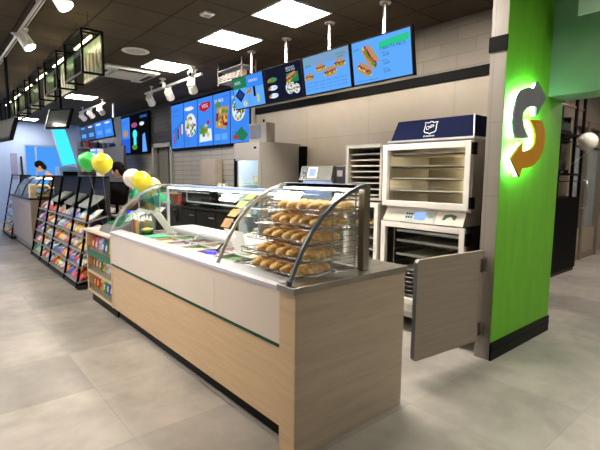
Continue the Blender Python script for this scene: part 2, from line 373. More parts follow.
# spotlights on tracks
def track(y0, y1, x, z, label, drops):
    t = thing('light_track', label, 'light track', (x, (y0 + y1) / 2, z), 'spotlight tracks')
    b = MB(); b.box(x - .018, x + .018, y0, y1, z, z + .035, M_WHITE); b.box(x - .005, x + .005, y0 + .01, y1 - .01, z - .001, z, M_DGREY); b.build('rail', t)
    for y in drops:
        b = MB(); b.lathe((x, y, z + .035), [(.012, 0), (.012, CZ - z - .055), (.035, CZ - z - .05), (.035, CZ - z - .036)], M_WHITE, 12); b.build('drop_rod', t)
    return t
def spot(loc, aim, label, group, size=1., lamp=0):
    """box-backed spotlight hanging below a track at loc, pointing to aim"""
    t = thing('spotlight', label, 'spotlight', loc, group)
    x, y, z = loc; s = size
    b = MB(); b.box(x - .02 * s, x + .02 * s, y - .05 * s, y + .05 * s, z - .03 * s, z, M_WHITE); b.lathe((x, y, z - .03 * s), [(.012 * s, -.05 * s), (.012 * s, 0)], M_WHITE, 10); b.build('adapter', t)
    c = V((x, y, z - .13 * s)); d = (V(aim) - c).normalized(); q = d.to_track_quat('Z', 'Y').to_matrix().to_4x4(); q.translation = c
    h = MB(); h.lathe((0, 0, 0), [(.04 * s, -.075 * s), (.062 * s, -.06 * s), (.064 * s, .03 * s), (.068 * s, .07 * s), (.068 * s, .075 * s)], M_WHITE, 20)
    h.box(-.05 * s, .05 * s, -.05 * s, .05 * s, -.10 * s, -.03 * s, M_WHITE); h.xform(q); h.build('lamp_head', t, bevel=.004)
    g = MB(); g.lathe((0, 0, 0), [(.056 * s, .0755 * s), (.056 * s, .079 * s)], M_SPOTG, 20); g.xform(q); g.build('lamp_face', t)
    br = MB(); br.tube([c + V((-.0, .075 * s, .0)), c + V((0, .078 * s, .07 * s)), c + V((0, 0, .10 * s)), c + V((0, -.078 * s, .07 * s)), c + V((0, -.075 * s, 0))], .007 * s, M_WHITE, 6); br.build('bracket', t)
    if lamp:
        L = bpy.data.lights.new('spot_beam', 'SPOT'); L.energy = lamp; L.spot_size = 1.3; L.spot_blend = .6; L.color = (1, .86, .68); L.shadow_soft_size = .05
        lo = bpy.data.objects.new('spot_beam', L); COL.objects.link(lo); lo.parent = t
        lo.location = c + d * .09 * s - V(loc); lo.rotation_euler = (-d).to_track_quat('Z', 'Y').to_euler()
    return t
track(3.4, 8.6, .93, 3.12, 'long pale track with two spotlights running out at the top left', (3.6, 5.0, 6.4, 7.8))
spot((.94, 4.15, 3.10), (2.2, 3.2, .6), 'large white spotlight at the top edge, nearest on the long track', 'spotlights on the long track', 1.0, 45)
spot((.94, 5.75, 3.11), (2.0, 4.9, .9), 'white spotlight halfway along the long track, above the framed lanterns', 'spotlights on the long track', 1.0, 45)
spot((.90, 2.4, 3.06), (1.6, 3.2, .5), 'spotlight beyond the top left edge of the photo', 'spotlights on the long track', 1.0, 45)
track(6.4, 8.7, 3.4, 3.10, 'short white spotlight bar hanging in front of the menu screens', (6.6, 8.4))
for i, y in enumerate((6.72, 7.6, 8.45)):
    spot((3.4, y, 3.10), (4.2, y + .9, 2.2), ['right', 'middle', 'left'][i] + ' white spotlight on the short bar before the blue wall screens', 'spotlights on the short bar', 1.1)
track(10.4, 12.5, 3.15, 3.10, 'farther short spotlight bar hanging over the distant screen', (10.6, 12.2))
for i, y in enumerate((10.7, 11.5, 12.2)):
    spot((3.15, y, 3.10), (4.2, y + .9, 2.2), ['right', 'middle', 'left'][i] + ' white spotlight on the farther short bar', 'spotlights on the farther bar', 1.0)
# cameras
def camera_dome(x, y, label):
    t = thing('security_camera', label, 'security camera', (x, y, CZ), 'white security cameras')
    b = MB(); b.lathe((x, y, CZ), [(.055, -.02), (.06, -.001)], M_WHITE, 20); b.tube([(x, y, CZ - .02), (x, y, CZ - .07)], .02, M_WHITE); b.build('mount', t)
    b = MB(); b.ell((x, y, CZ - .11), .06, .06, .06, M_WHITE); b.build('ball', t)
    b = MB(); b.lathe((x - .035, y - .03, CZ - .125), [(.028, -.03), (.032, 0)], M_RUBBER, 14, 'x'); b.build('lens', t)
camera_dome(3.28, 7.6, 'white round camera above the short spotlight bar, left one')
camera_dome(3.26, 6.46, 'white round camera over the right end of the short spotlight bar')

# framed lanterns hanging in a row
M_LF = mat('black_lantern_frame', (.002, .002, .002), .4, spec=.06)
M_TUBE = glow('warm_tube', (1., .85, .5), 9.)
M_LPIC = [mat('lantern_picture_' + n, c, .3, var=.5, scale=9) for n, c in (('green', (.20, .27, .18)), ('sand', (.60, .45, .28)), ('teal', (.05, .07, .06)))]
def lantern(y0):
    x0, x1, y1, z0, z1 = 1.29, 1.49, y0 + .70, 2.575, 3.0
    t = thing('hanging_lantern', '', 'lantern', (1.39, y0, z0), 'black framed lanterns hung in a row')
    b = MB(); r = .011
    for x in (x0, x1):
        for y in (y0, y1): b.box(x - r, x + r, y - r, y + r, z0, z1, M_LF)
        for z in (z0, z1): b.box(x - r, x + r, y0, y1, z - r, z + r, M_LF)
    for y in (y0, y1):
        for z in (z0, z1): b.box(x0, x1, y - r, y + r, z - r, z + r, M_LF)
    b.build('frame', t)
    b = MB(); b.tube([(1.39, y0 + .04, z1 - .05), (1.39, y1 - .04, z1 - .05)], .012, M_TUBE); b.build('light_tube', t)
    b = MB(); b.box(x0 + .003, x0 + .007, y0 + .02, y1 - .02, z0 + .01, z1 - .01, M_GLASSG); b.build('glass_side', t)
    b = MB(); b.box(x1 - .012, x1 - .004, y0 + .02, y1 - .02, z0 + .01, z1 - .02, M_LPIC[0])
    fr = FR((x1 - .012, y1 - .02, z0 + .01), (0, -1, 0), (0, 0, 1))
    rr = random.Random(3)
    for k in range(9):
        a = .05 + k * .068; fr.oval(b, a, .17 + rr.uniform(-.04, .05), .022 + rr.random() * .02, .09 + rr.random() * .05, 0, .003, M_LPIC[1 + k % 2], rr.uniform(-.5, .5))
    fr.box(b, .0, .66, .0, .03, 0, .003, M_LPIC[1]); b.build('picture_panel', t)
    for y in (y0 + .12, y1 - .12):
        b = MB(); b.tube([(1.39, y, z1), (1.39, y, CZ)], .002, M_LF, 6); b.box(x0, x1, y - .01, y + .01, z1 - .008, z1 + .008, M_LF); b.build('hanger', t)
    return t
lan = lantern(4.93)
LL = ['nearest and largest black framed glass lantern hanging at the upper left', 'second black framed lantern of the row from the nearest', 'third black framed lantern of the row from the nearest', 'fourth black framed lantern of the row from the nearest', 'fifth black framed lantern of the row, cut by the left edge', 'sixth black framed lantern of the row, small at the left edge']
lan['label'] = LL[0]
for i in range(1, 6): dup(lan, lan.location + V((0, 1.10 * i, 0)), LL[i])

# ------------------------------------------------------------------ menu boards
SB = glow('screen_blue', (.05, .24, .85), 1.15); SB2 = glow('screen_pale_blue', (.12, .40, .95), 1.1); SBD = glow('screen_deep_blue', (.03, .13, .75), 1.)
SDK = glow('screen_dark', (.01, .012, .03), 1.); SG = glow('screen_green', (.02, .22, .10), 1.); SGB = glow('screen_bright_green', (.03, .62, .30), 1.)
SW = glow('screen_white', (.75, .85, 1.), 1.1); SN = glow('screen_navy_text', (.02, .05, .25), 1.)
SBUN = glow('screen_bun', (.55, .30, .13), 1.); SMEAT = glow('screen_meat', (.22, .03, .02), 1.); SLET = glow('screen_lettuce', (.10, .30, .04), 1.); STOM = glow('screen_tomato', (.55, .07, .03), 1.); SCH = glow('screen_cheese', (.80, .60, .15), 1.)
SRED = glow('screen_red', (.50, .02, .05), 1.); SCY = glow('screen_cyan', (.05, .70, .90), 1.4); SPK = glow('screen_pink', (.5, .1, .3), .8); SYE = glow('screen_yellow', (.6, .65, .2), 1.); SBK = glow('screen_black', (.004, .004, .006), 1.)
def sub2d(mb, fr, a, b, L, rot, seed, c=.001):
    r = random.Random(seed); cr, sr = math.cos(rot), math.sin(rot)
    def P(x, y): return a + x * cr - y * sr, b + x * sr + y * cr
    fr.oval(mb, *P(0, -L * .14), L * .5, L * .15, c, c + .0006, SBUN, rot)
    for k in range(16):
        x = (k / 15 - .5) * L * .95; fr.oval(mb, *P(x, -L * .1 + r.uniform(-.03, .03) * L), L * .06, L * .05, c + .0006, c + .0012, r.choice([SLET, SLET, SCH]), r.random() * 3, 7)
    for k in range(12):
        x = (k / 11 - .5) * L * .88; fr.oval(mb, *P(x, r.uniform(-.04, .05) * L), L * .065, L * .05, c + .0012, c + .0018, r.choice([SMEAT, SMEAT, STOM]), r.random() * 3, 7)
    fr.oval(mb, *P(0, L * .13), L * .48, L * .10, c + .0018, c + .0024, SBUN, rot)
def bowl2d(mb, fr, a, b, R, seed, c=.001):
    r = random.Random(seed); fr.oval(mb, a, b, R, R * .95, c, c + .0006, SW)
    for k in range(34):
        t = r.random() * 6.28; q = R * .85 * math.sqrt(r.random()); fr.oval(mb, a + q * math.cos(t), b + q * math.sin(t), R * .16, R * .11, c + .0006, c + .0012, r.choice([SLET, STOM, SMEAT, SBUN, SCH, SLET]), r.random() * 3, 7)
MW, MH, TILT = .735, .43, math.radians(9)
def menu_board(i, yc, content, label):
    """screen hung from the ceiling by a steel pole, leaning forward; yc = centre"""
    vv = V((-math.sin(TILT) * -1, 0, math.cos(TILT)))   # top leans back, away from the customers
    vv = V((-math.sin(TILT), 0, math.cos(TILT)))        # top leans towards the customers
    zc = 2.685; xc = 3.42
    t = thing('menu_board', label, 'menu screen', (xc, yc, zc - MH / 2), 'menu screens hung over the counter')
    fr = FR((xc, yc, zc), (0, -1, 0), vv)
    b = MB(); fr.box(b, -MW / 2, MW / 2, -MH / 2, MH / 2, -.045, 0, M_RUBBER); b.build('casing', t)
    b = MB(); e = .012; fr.box(b, -MW / 2 + e, MW / 2 - e, -MH / 2 + e + .008, MH / 2 - e, 0, .001, SBK)
    content(b, fr); b.build('screen', t)
    b = MB(); b.tube([(3.49, yc + .02, zc - .05), (3.49, yc + .02, CZ - .012)], .021, M_STEEL, 16); b.lathe((3.49, yc + .02, CZ), [(.055, -.013), (.06, -.006), (.06, 0)], M_ALU, 20); b.build('ceiling_pole', t)
    b = MB(); b.box(3.47, 3.50, yc - .08, yc + .12, zc - .1, zc - .02, M_DGREY); b.build('bracket', t)
w2, h2 = MW / 2 - .012, MH / 2 - .014
def c_price(b, f):
    f.box(b, -w2, w2, -h2, h2, .001, .0014, SB2)
    f.poly(b, [(-.01, .145), (.25, .165), (w2 - .015, .165), (w2 - .015, .105), (-.01, .085)], .0016, .002, SGB)
    text(b, f, 'CIABATTA MELTS', 0, .072, .028, .0026, SN, .30)
    for k, s in enumerate(('£6.99', '£10.69', '£5.99')):
        text(b, f, ['REGULAR', 'MEAL DEAL', 'HALF'][k], .02, .042 - k * .075, .012, .0026, SN, .07); text(b, f, s, .035, .012 - k * .075, .022, .0026, SN, .075)
    sub2d(b, f, -.12, .045, .25, -.95, 5); sub2d(b, f, -.2, -.065, .2, -.5, 9, .004)
    text(b, f, 'CLASSIC', -w2 + .02, .125, .015, .0026, SN, .08); text(b, f, 'MENU', -w2 + .02, .10, .015, .0026, SGB, .07)
    text(b, f, 'Adults need around 2000 kcal a day', -w2 + .04, -h2 + .02, .011, .0026, SN, .27)
def c_subs(b, f):
    f.box(b, -w2, w2, -h2, h2, .001, .0014, SB2); f.box(b, -w2, w2, .10, h2, .0014, .0016, glow('screen_steel_blue', (.22, .38, .62), 1.))
    text(b, f, 'SUB', -w2 + .03, .125, .035, .002, SGB, .09); text(b, f, 'SERIES', -w2 + .03, .09, .025, .002, SG, .1)
    text(b, f, 'SIGNATURE', .17, .14, .02, .002, SG, .13); text(b, f, 'SUBS', .19, .11, .02, .002, SG, .09)
    sub2d(b, f, -.27, -.01, .15, .05, 11); sub2d(b, f, -.08, .06, .16, .08, 12); sub2d(b, f, .22, .06, .16, -.05, 13); sub2d(b, f, .07, -.0, .19, .1, 14)
    for r_ in range(3):
        for k in range(6): text(b, f, 'Footlong £8.49', -.33 + k * .11, -.09 - r_ * .035, .010, .002, SN, .085)
def c_dark(b, f):
    f.box(b, -w2, w2, -h2, h2, .001, .0014, SDK)
    text(b, f, 'NEW BUILD', .08, .14, .022, .002, SW, .16); text(b, f, 'YOUR OWN', .08, .112, .022, .002, SW, .17)
    for k in range(3):
        f.oval(b, -.2, .06 - k * .095, .09, .03, .0014, .0018, SW if k else SLET); sub2d(b, f, -.27, .06 - k * .095, .07, .3, 20 + k)
        text(b, f, ['SPICY', 'HOT', 'COOL'][k], -.19, .05 - k * .095, .022, .0022, SBD, .09)
    f.box(b, .08, .3, -.02, .09, .0014, .0018, SG); bowl2d(b, f, .13, -.07, .085, 31); bowl2d(b, f, .25, -.1, .06, 32); sub2d(b, f, .17, .04, .2, .3, 33)
def c_sides(b, f):
    f.box(b, -w2, w2, -h2, h2, .001, .0014, SB2); f.box(b, -w2, -.02, .06, h2, .0014, .0018, SG); f.box(b, -.02, w2, .04, h2, .0014, .0018, SB)
    text(b, f, 'SIDES', -.31, .12, .035, .0022, SW, .15); text(b, f, 'DRINKS', .04, .11, .035, .0022, SW, .2)
    f.poly(b, [(-.33, -.02), (-.2, .06), (-.08, -.03), (-.2, -.12)], .0014, .0018, SBK); f.poly(b, [(-.3, -.02), (-.2, .035), (-.11, -.03), (-.2, -.09)], .0018, .002, SN)
    bowl2d(b, f, -.1, -.15, .045, 41); f.box(b, .12, .17, -.08, .05, .0014, .0018, SBK); f.box(b, .19, .24, -.16, -.06, .0014, .0018, SYE); sub2d(b, f, .02, .0, .12, .4, 44)
    for k in range(4): text(b, f, '£1.99', -.02, -.06 - k * .03, .012, .002, SN, .06)
menu_board(0, 2.85, c_price, 'right end menu screen with two sandwiches and three prices')
menu_board(1, 3.61, c_subs, 'menu screen showing four sandwiches over small price rows, second from right')
menu_board(2, 4.37, c_dark, 'black menu screen with ovals, third from right above the counter')
menu_board(3, 5.13, c_sides, 'left end menu screen with green and blue headings')

# wall screens
def wall_screen(y0, y1, z0, z1, n, label, contents, name='wall_screen', x=4.36, tilt=0.):
    t = thing(name, label, 'screen', (x, (y0 + y1) / 2, z0))
    w = (y1 - y0); fr = FR((x, y1, z0), (0, -1, 0), (-math.sin(tilt), 0, math.cos(tilt))); h = z1 - z0
    b = MB(); fr.box(b, 0, w, 0, h, -.04, 0, M_RUBBER); b.build('casing', t)
    pw = w / n
    for k in range(n):
        b = MB(); f2 = FR(fr.p(k * pw + .012, .04, 0), fr.u, fr.v); contents(b, f2, pw - .024, h - .08, k); b.build('screen_panel', t)
    return t
def five(b, f, w, h, k):
    f.box(b, 0, w, 0, h, 0, .001, SB)
    text(b, f, ['SIDES', 'SALADS', 'WRAPS', 'SUBS', 'BOWLS'][k], .05, h - .16, .06, .0014, SW if k else SBD, w * .55)
    if k == 0:
        text(b, f, 'Drinks', .08, h - .26, .05, .0014, SBD, w * .5)
        for q in range(5):
            x = .1 + q * w * .17; f.box(b, x, x + .05, .1 + q * .05, .35 + q * .04, .001, .002, [SRED, SG, SBK, STOM, SW][q]); f.box(b, x + .012, x + .038, .35 + q * .04, .42 + q * .04, .001, .002, SBK)
    if k == 1:
        bowl2d(b, f, w * .5, h * .48, w * .42, 51); f.oval(b, w * .4, h * .84, w * .35, .04, .001, .002, SW)
    if k == 2:
        f.poly(b, [(w * .1, h * .86), (w * .3, h * .9), (w * .85, h * .9), (w * .85, h * .78), (w * .45, h * .70), (w * .12, h * .76)], .001, .002, SRED); text(b, f, 'VEG', w * .28, h * .79, .07, .0026, SW, w * .4)
        f.poly(b, [(w * .1, h * .08), (w * .95, h * .1), (w * .9, h * .34), (w * .15, h * .38)], .001, .002, SW)
        for q in range(14): f.oval(b, w * (.2 + .6 * random.random()), h * (.2 + .22 * random.random()), .06, .05, .002, .0026, random.choice([SLET, SYE, SLET, STOM]))
        f.oval(b, w * .7, h * .48, .06, .04, .001, .002, SRED)
    if k == 3:
        f.poly(b, [(w * .15, h * .35), (w * .75, h * .28), (w * .95, h * .72), (w * .25, h * .74)], .001, .002, SBUN)
        for q in range(22): f.oval(b, w * (.22 + .6 * random.random()), h * (.36 + .32 * random.random()), .05, .04, .002, .0026, random.choice([STOM, SMEAT, SLET, SCH, SMEAT]))
        f.oval(b, w * .3, h * .78, .1, .06, .001, .002, SLET); f.box(b, w * .1, w * .42, .08, .2, .001, .002, SB2); f.box(b, w * .5, w * .85, .08, .2, .001, .002, SB2)
        text(b, f, '£4.99', w * .6, h - .1, .05, .0014, SBD, w * .3)
    if k == 4:
        bowl2d(b, f, w * .45, h * .62, w * .36, 61); f.poly(b, [(.05, .1), (w * .6, .28), (w * .95, .12), (w * .7, .02)], .001, .002, SG); f.oval(b, w * .3, .1, .1, .04, .001, .002, SRED)
    for q in range(4): text(b, f, 'from £3.29', w * .1, .05 + q * .045, .02, .0014, SN, w * .3)
wall_screen(6.5, 9.68, 2.10, 3.13, 5, 'wide wall screen of five blue food panels above the pale tiles', five)
def three(b, f, w, h, k):
    f.box(b, 0, w, 0, h, 0, .001, [SB, SBK, SBK][k])
    if k == 0: f.box(b, 0, w, 0, h * .4, .001, .002, SBD); f.oval(b, w * .5, h * .55, w * .3, h * .1, .002, .003, SBUN); text(b, f, 'HOT', .1, h * .8, .1, .003, SBD, w * .6)
    if k == 1: f.oval(b, w * .5, h * .75, w * .35, h * .07, .001, .002, SPK); f.oval(b, w * .55, h * .5, w * .25, h * .12, .001, .002, SCY); f.box(b, w * .4, w * .7, h * .2, h * .4, .001, .002, SCY); f.oval(b, w * .5, h * .15, w * .3, h * .08, .001, .002, SLET)
    if k == 2: f.poly(b, [(w * .3, 0), (w * .8, 0), (w * .6, h * .5), (w * .35, h * .45)], .001, .002, SB2); f.oval(b, w * .3, h * .75, w * .25, h * .05, .001, .002, SW); text(b, f, 'DRINKS', .1, h * .9, .07, .003, SB, w * .7)
wall_screen(11.0, 13.0, 2.10, 3.14, 3, 'dark wall screen with three blue drink panels left of the doorway', three)
def four(b, f, w, h, k):
    f.box(b, 0, w, 0, h, 0, .001, [SN, SN, SB, SB][k] if k > 1 else glow('screen_dull_blue', (.05, .10, .25), 1.)); f.oval(b, w * .5, h * .85, w * .3, h * .06, .001, .002, SW if k else SB2); f.box(b, w * .2, w * .8, h * .2, h * .45, .001, .002, SB2)
wall_screen(10.95, 13.8, 2.43, 2.90, 4, 'dull blue hanging screen under the farther spotlight bar', four, 'hanging_screen', 3.5, .12)
b = MB(); b.tube([(3.53, 11.05, 2.8), (3.53, 11.05, CZ)], .03, M_ALU, 12); o = b.build('ceiling_pole', [o for o in bpy.data.objects if o.name.startswith('hanging_screen')][0])

# hung rack behind the left menu board
t = thing('hanging_rack', 'pale slatted rack hung from the ceiling behind the left menu screen', 'rack', (3.62, 5.75, 2.9))
b = MB()
for z in (2.93, 3.10): b.box(3.5, 3.75, 5.42, 6.08, z, z + .014, M_GREY)
for y in (5.42, 6.07):
    for x in (3.5, 3.74): b.box(x, x + .012, y, y + .012, 2.9, CZ, M_GREY)
for k in range(3): b.box(3.497, 3.5, 5.42, 6.08, 2.96 + k * .025, 2.972 + k * .025, M_GREY)
b.build('frame', t)
for k in range(6):
    b = MB(); b.rbox(3.54, 3.62, 5.46 + k * .1, 5.54 + k * .1, 2.944, 3.06, mat('carton_' + 'abc'[k % 3], [(.25, .17, .1), (.2, .2, .19), (.16, .14, .12)][k % 3], .6), .006)
    tag(b.build('carton', origin=(3.58, 5.5 + k * .1, 2.944)), ORD[k] + ' small carton from the right on the ceiling-hung rack', 'carton', 'cartons on the hung rack')

# ------------------------------------------------------------------ serving counter
CX0, CX1 = 1.455, 2.39; CY0, CY1 = 1.73, 4.78
t = counter = thing('serving_counter', 'long serving counter with oak front, cream fascia and green stripe', 'counter', (1.9, 3.2, 0))
b = MB(); b.box(CX0 - .012, CX1, CY0, CY0 + .135, 0, .93, M_OAK); b.box(CX0 - .009, CX1 - .003, CY0 - .002, CY0, .002, .93, M_OAKE); b.build('end_panel', t)  # thin outer face in a greyer tone than the oak behind it
b = MB(); b.box(CX0, CX0 + .02, CY0 + .135, CY1, .13, .596, M_OAK); b.build('front_panel', t)
b = MB(); b.box(CX0 - .006, CX0 + .02, CY0 + .135, CY1, .596, .616, M_DGREEN); b.build('green_strip', t)
b = MB(); b.box(CX0 - .004, CX0 + .02, CY0 + .135, 2.6, .616, .925, M_CREAM); b.box(CX0 - .004, CX0 + .02, 2.603, CY1, .616, .925, M_CREAM); b.build('fascia', t)
b = MB(); b.box(CX0 + .06, CX0 + .075, CY0 + .135, CY1, 0, .15, M_BLACK); b.box(CX0 + .05, CX0 + .06, CY0 + .135, CY1, 0, .012, M_GREY); b.build('kickboard', t)
b = MB(); b.box(CX0 - .03, CX1 + .012, CY0 - .012, CY0 + .14, .93, .967, M_DSTEEL)
b.box(2.1, CX1 + .012, CY0 + .14, 2.58, .93, .967, M_DSTEEL); b.build('end_worktop', t, bevel=.003)
b = MB()
b.hexa([(CX0 - .012, CY0 + .14, .925), (1.56, CY0 + .14, .925), (1.56, CY1 + .02, .925), (CX0 - .012, CY1 + .02, .925), (CX0 - .008, CY0 + .14, .945), (1.56, CY0 + .14, .968), (1.56, CY1 + .02, .968), (CX0 - .008, CY1 + .02, .945)], M_SILL)
b.build('front_sill', t)
b = MB(); b.box(1.48, 2.37, CY0 + .14, CY1, .15, .80, M_DGREY); b.box(2.35, CX1, CY0 + .135, CY1, .0, .93, M_STEEL); b.build('carcass', t)
b = MB(); b.box(1.56, 2.1, CY0 + .14, 2.6, .80, .90, M_STEEL)
b.box(1.56, 2.1, 2.6, CY1, .80, .82, M_STEEL); b.box(1.56, 1.60, 2.6, CY1, .82, .93, M_STEEL); b.box(2.04, 2.12, 2.6, CY1, .82, .945, M_STEEL); b.box(1.6, 2.04, CY1 - .05, CY1, .82, .93, M_STEEL); b.box(1.6, 2.04, 2.6, 2.66, .82, .93, M_STEEL); b.build('chilled_well', t)
b = MB(); b.rbox(2.12, 2.40, 2.6, CY1, .93, .965, mat('white_cutting_board', (.72, .70, .68), .4, var=.02), .006); b.build('cutting_board', t)

# food pans
pan_food = [('lettuce', (.10, .30, .04)), ('tomato', (.45, .06, .03)), ('cucumber', (.35, .48, .2)), ('onion', (.45, .25, .35)), ('sweetcorn', (.75, .55, .1)), ('olives', (.05, .04, .05)), ('peppers', (.1, .28, .06)), ('cheese', (.8, .66, .4)), ('ham', (.6, .32, .28)), ('chicken', (.6, .42, .25)), ('steak', (.25, .12, .07)), ('jalapenos', (.2, .3, .05)), ('tuna', (.6, .5, .42)), ('meatballs', (.28, .1, .05))]
M_FOOD = {n: mat('food_' + n, tuple(.12 + .8 * q for q in c), .55, var=.45, scale=40, bump=.8) for n, c in pan_food}
pw = .265; k = 0
pproto = None
for r_, (x0, x1) in enumerate(((1.61, 1.82), (1.83, 2.035))):
    for i in range(7):
        y0 = 2.68 + i * .29; n = pan_food[k][0]; k += 1
        t = thing('food_pan', 'steel pan of %s, %s from the bread case in the %s row' % (n, ORD[i], ['front', 'rear'][r_]), 'food pan', ((x0 + x1) / 2, y0 + pw / 2, .821), 'steel food pans in the counter')
        b = MB(); w = .006
        b.box(x0, x1, y0, y0 + pw, .821, .825, M_STEEL)
        for q in ((x0, x0 + w, y0, y0 + pw), (x1 - w, x1, y0, y0 + pw), (x0, x1, y0, y0 + w), (x0, x1, y0 + pw - w, y0 + pw)): b.box(*q, .825, .935, M_STEEL)
        for q in ((x0 - .004, x0 + w, y0, y0 + pw), (x1 - w, x1 + .004, y0, y0 + pw), (x0, x1, y0 - .01, y0 + w), (x0, x1, y0 + pw - w, y0 + pw + .01)): b.box(*q, .935, .94, M_ALU)
        b.build('pan', t)
        b = MB(); rr = random.Random(k); g = []; nx, ny = 8, 10
        vs = [(x0 + w + (x1 - x0 - 2 * w) * a / nx, y0 + w + (pw - 2 * w) * c / ny, .908 + rr.uniform(-.012, .016)) for a in range(nx + 1) for c in range(ny + 1)]
        fs = [(a * (ny + 1) + c, (a + 1) * (ny + 1) + c, (a + 1) * (ny + 1) + c + 1, a * (ny + 1) + c + 1) for a in range(nx) for c in range(ny)]
        b.add(vs, fs, M_FOOD[n], True)
        vs2 = [(v[0], v[1], .826) for v in vs]; b.add([vs2[0], vs2[ny], vs2[-1], vs2[-1 - ny]], [(0, 1, 2, 3)], M_FOOD[n])
        fd = b.build('food', t); fd['kind'] = 'stuff'
# tongs and spoon handles
for i, (y, x) in enumerate(((3.05, 1.7), (3.6, 1.75), (4.2, 1.7))):
    b = MB(); b.tube([(x, y, .905), (x + .05, y + .04, .95), (x + .16, y + .12, .985)], .006, M_RUBBER if i == 0 else M_STEEL); b.ell((x - .01, y - .01, .902), .03, .022, .008, M_STEEL, 12, 6)
    tag(b.build('serving_spoon', origin=(x, y, .9)), ['black handled spoon in a pan nearest the bread case', 'steel spoon resting in a middle food pan', 'steel spoon resting in a pan at the left of the counter'][i], 'spoon', 'serving spoons')

# ------------------------------------------------------------------ glass bread case + sneeze guard
ARC = [(1.458, .968), (1.495, 1.045), (1.55, 1.145), (1.62, 1.245), (1.705, 1.33), (1.80, 1.398), (1.90, 1.45), (1.99, 1.483), (2.055, 1.495)]
def arcpts(y, dx=0, dz=0, sc=1.): return [(x + dx, y, .968 + (z - .968) * sc + dz) for x, z in ARC]
def curved(b, y0, y1, m, sc=1., th=.006, pts=None):
    P0 = arcpts(y0, 0, 0, sc); P1 = arcpts(y1, 0, 0, sc); n = len(P0)
    Q0 = [(x + th * .7, y, z - th) for x, y, z in P0]; Q1 = [(x + th * .7, y, z - th) for x, y, z in P1]
    vs = P0 + P1 + Q1 + Q0; fs = []
    for i in range(n - 1):
        fs.append((i, i + 1, n + i + 1, n + i)); fs.append((3 * n + i + 1, 3 * n + i, 2 * n + i, 2 * n + i + 1)); fs.append((i + 1, i, 3 * n + i, 3 * n + i + 1)); fs.append((n + i, n + i + 1, 2 * n + i + 1, 2 * n + i))
    fs += [(0, n, 2 * n, 3 * n), (n - 1, 4 * n - 1, 3 * n - 1, 2 * n - 1)]
    b.add(vs, fs, m, False)
case = thing('bread_display_case', 'curved glass case with steel post on the counter end', 'display case', (1.8, 2.15, .967))
YA, YB = 1.80, 2.56
b = MB(); curved(b, YA, YB, M_GLASS); b.build('curved_glass', case)
b = MB(); b.bar(arcpts(YA, .0, .0)[:], .016, .022, M_ARCH); b.tube([(1.458, YA, .967), (1.458, YA, .99)], .017, M_ARCH, 12); b.build('front_arch', case)
b = MB(); b.bar(arcpts(YB), .014, .022, mat('pale_arch', (.42, .45, .46), .25, .6)); b.build('rear_arch', case)
b = MB(); P = arcpts(YA + .012); n = len(P); Q = [(x, y + .005, z) for x, y, z in P]
b.add(P + [(2.055, YA + .012, .968)] + Q + [(2.055, YA + .017, .968)], [tuple(range(n + 1)), tuple(range(2 * n + 1, n, -1))], M_GLASS); b.build('side_glass', case)
for y in (YA - .008, YB - .04):
    b = MB(); b.box(2.04, 2.095, y, y + .05, .967, 1.50, M_DSTEEL); b.build('post', case, bevel=.003)
b = MB(); b.box(2.02, 2.095, YA + .045, YB - .03, 1.478, 1.50, M_ALU); b.box(2.02, 2.04, YA, YB, 1.470, 1.503, M_ALU); b.build('top_rail', case)
b = MB(); b.box(2.075, 2.081, YA + .05, YB - .035, .97, 1.475, M_GLASS); b.build('back_glass', case)
b = MB(); b.box(1.56, 2.04, YA + .03, YB - .02, .90, .935, M_STEEL); b.build('base_tray', case)
b = MB(); b.box(1.97, 1.99, YA + .06, YB - .05, 1.462, 1.468, glow('added_bread_strip', (1., .9, .72), 8)); b.build('strip_light', case)  # strip added to brighten the loaves

# wire rack with bread
rack = thing('bread_wire_rack', 'chrome wire rack of five shelves inside the glass case', 'wire rack', (1.85, 2.17, .935))
M_WIRE = mat('chrome_wire', (.75, .75, .74), .2, 1.)
LV = [.955, 1.045, 1.138, 1.23, 1.318]; XF = [1.56, 1.60, 1.645, 1.705, 1.765]
b = MB()
for (x, y) in ((1.82, 1.845), (2.02, 1.845), (1.82, 2.50), (2.02, 2.50)): b.tube([(x, y, .935), (x, y, 1.385 if x < 2 else 1.45)], .005, M_WIRE, 8)
for k in range(12):
    z = .98 + k * .035
    for y in (1.845, 2.50): b.tube([(1.82, y, z), (2.02, y, z)], .0026, M_WIRE, 5)
b.build('upright_frame', rack)
for l in range(5):
    z = LV[l]; x0 = XF[l]; x1 = x0 + .30; b = MB()
    for z_ in (z, z + .03): b.tube([(x0, 1.86, z_), (x1, 1.86, z_), (x1, 2.49, z_), (x0, 2.49, z_), (x0, 1.86, z_)], .0032, M_WIRE, 6)
    for k in range(13): y = 1.88 + k * .05; b.tube([(x0, y, z), (x1, y, z)], .0022, M_WIRE, 5)
    for k in range(7):
        x = x0 + k * .05
        for y in (1.86, 2.49): b.tube([(x, y, z), (x, y, z + .03)], .0022, M_WIRE, 5)
    for k in range(9): y = 1.9 + k * .07; b.tube([(x0, y, z), (x0, y, z + .03)], .0022, M_WIRE, 5)
    sh = b.build('wire_shelf', rack)
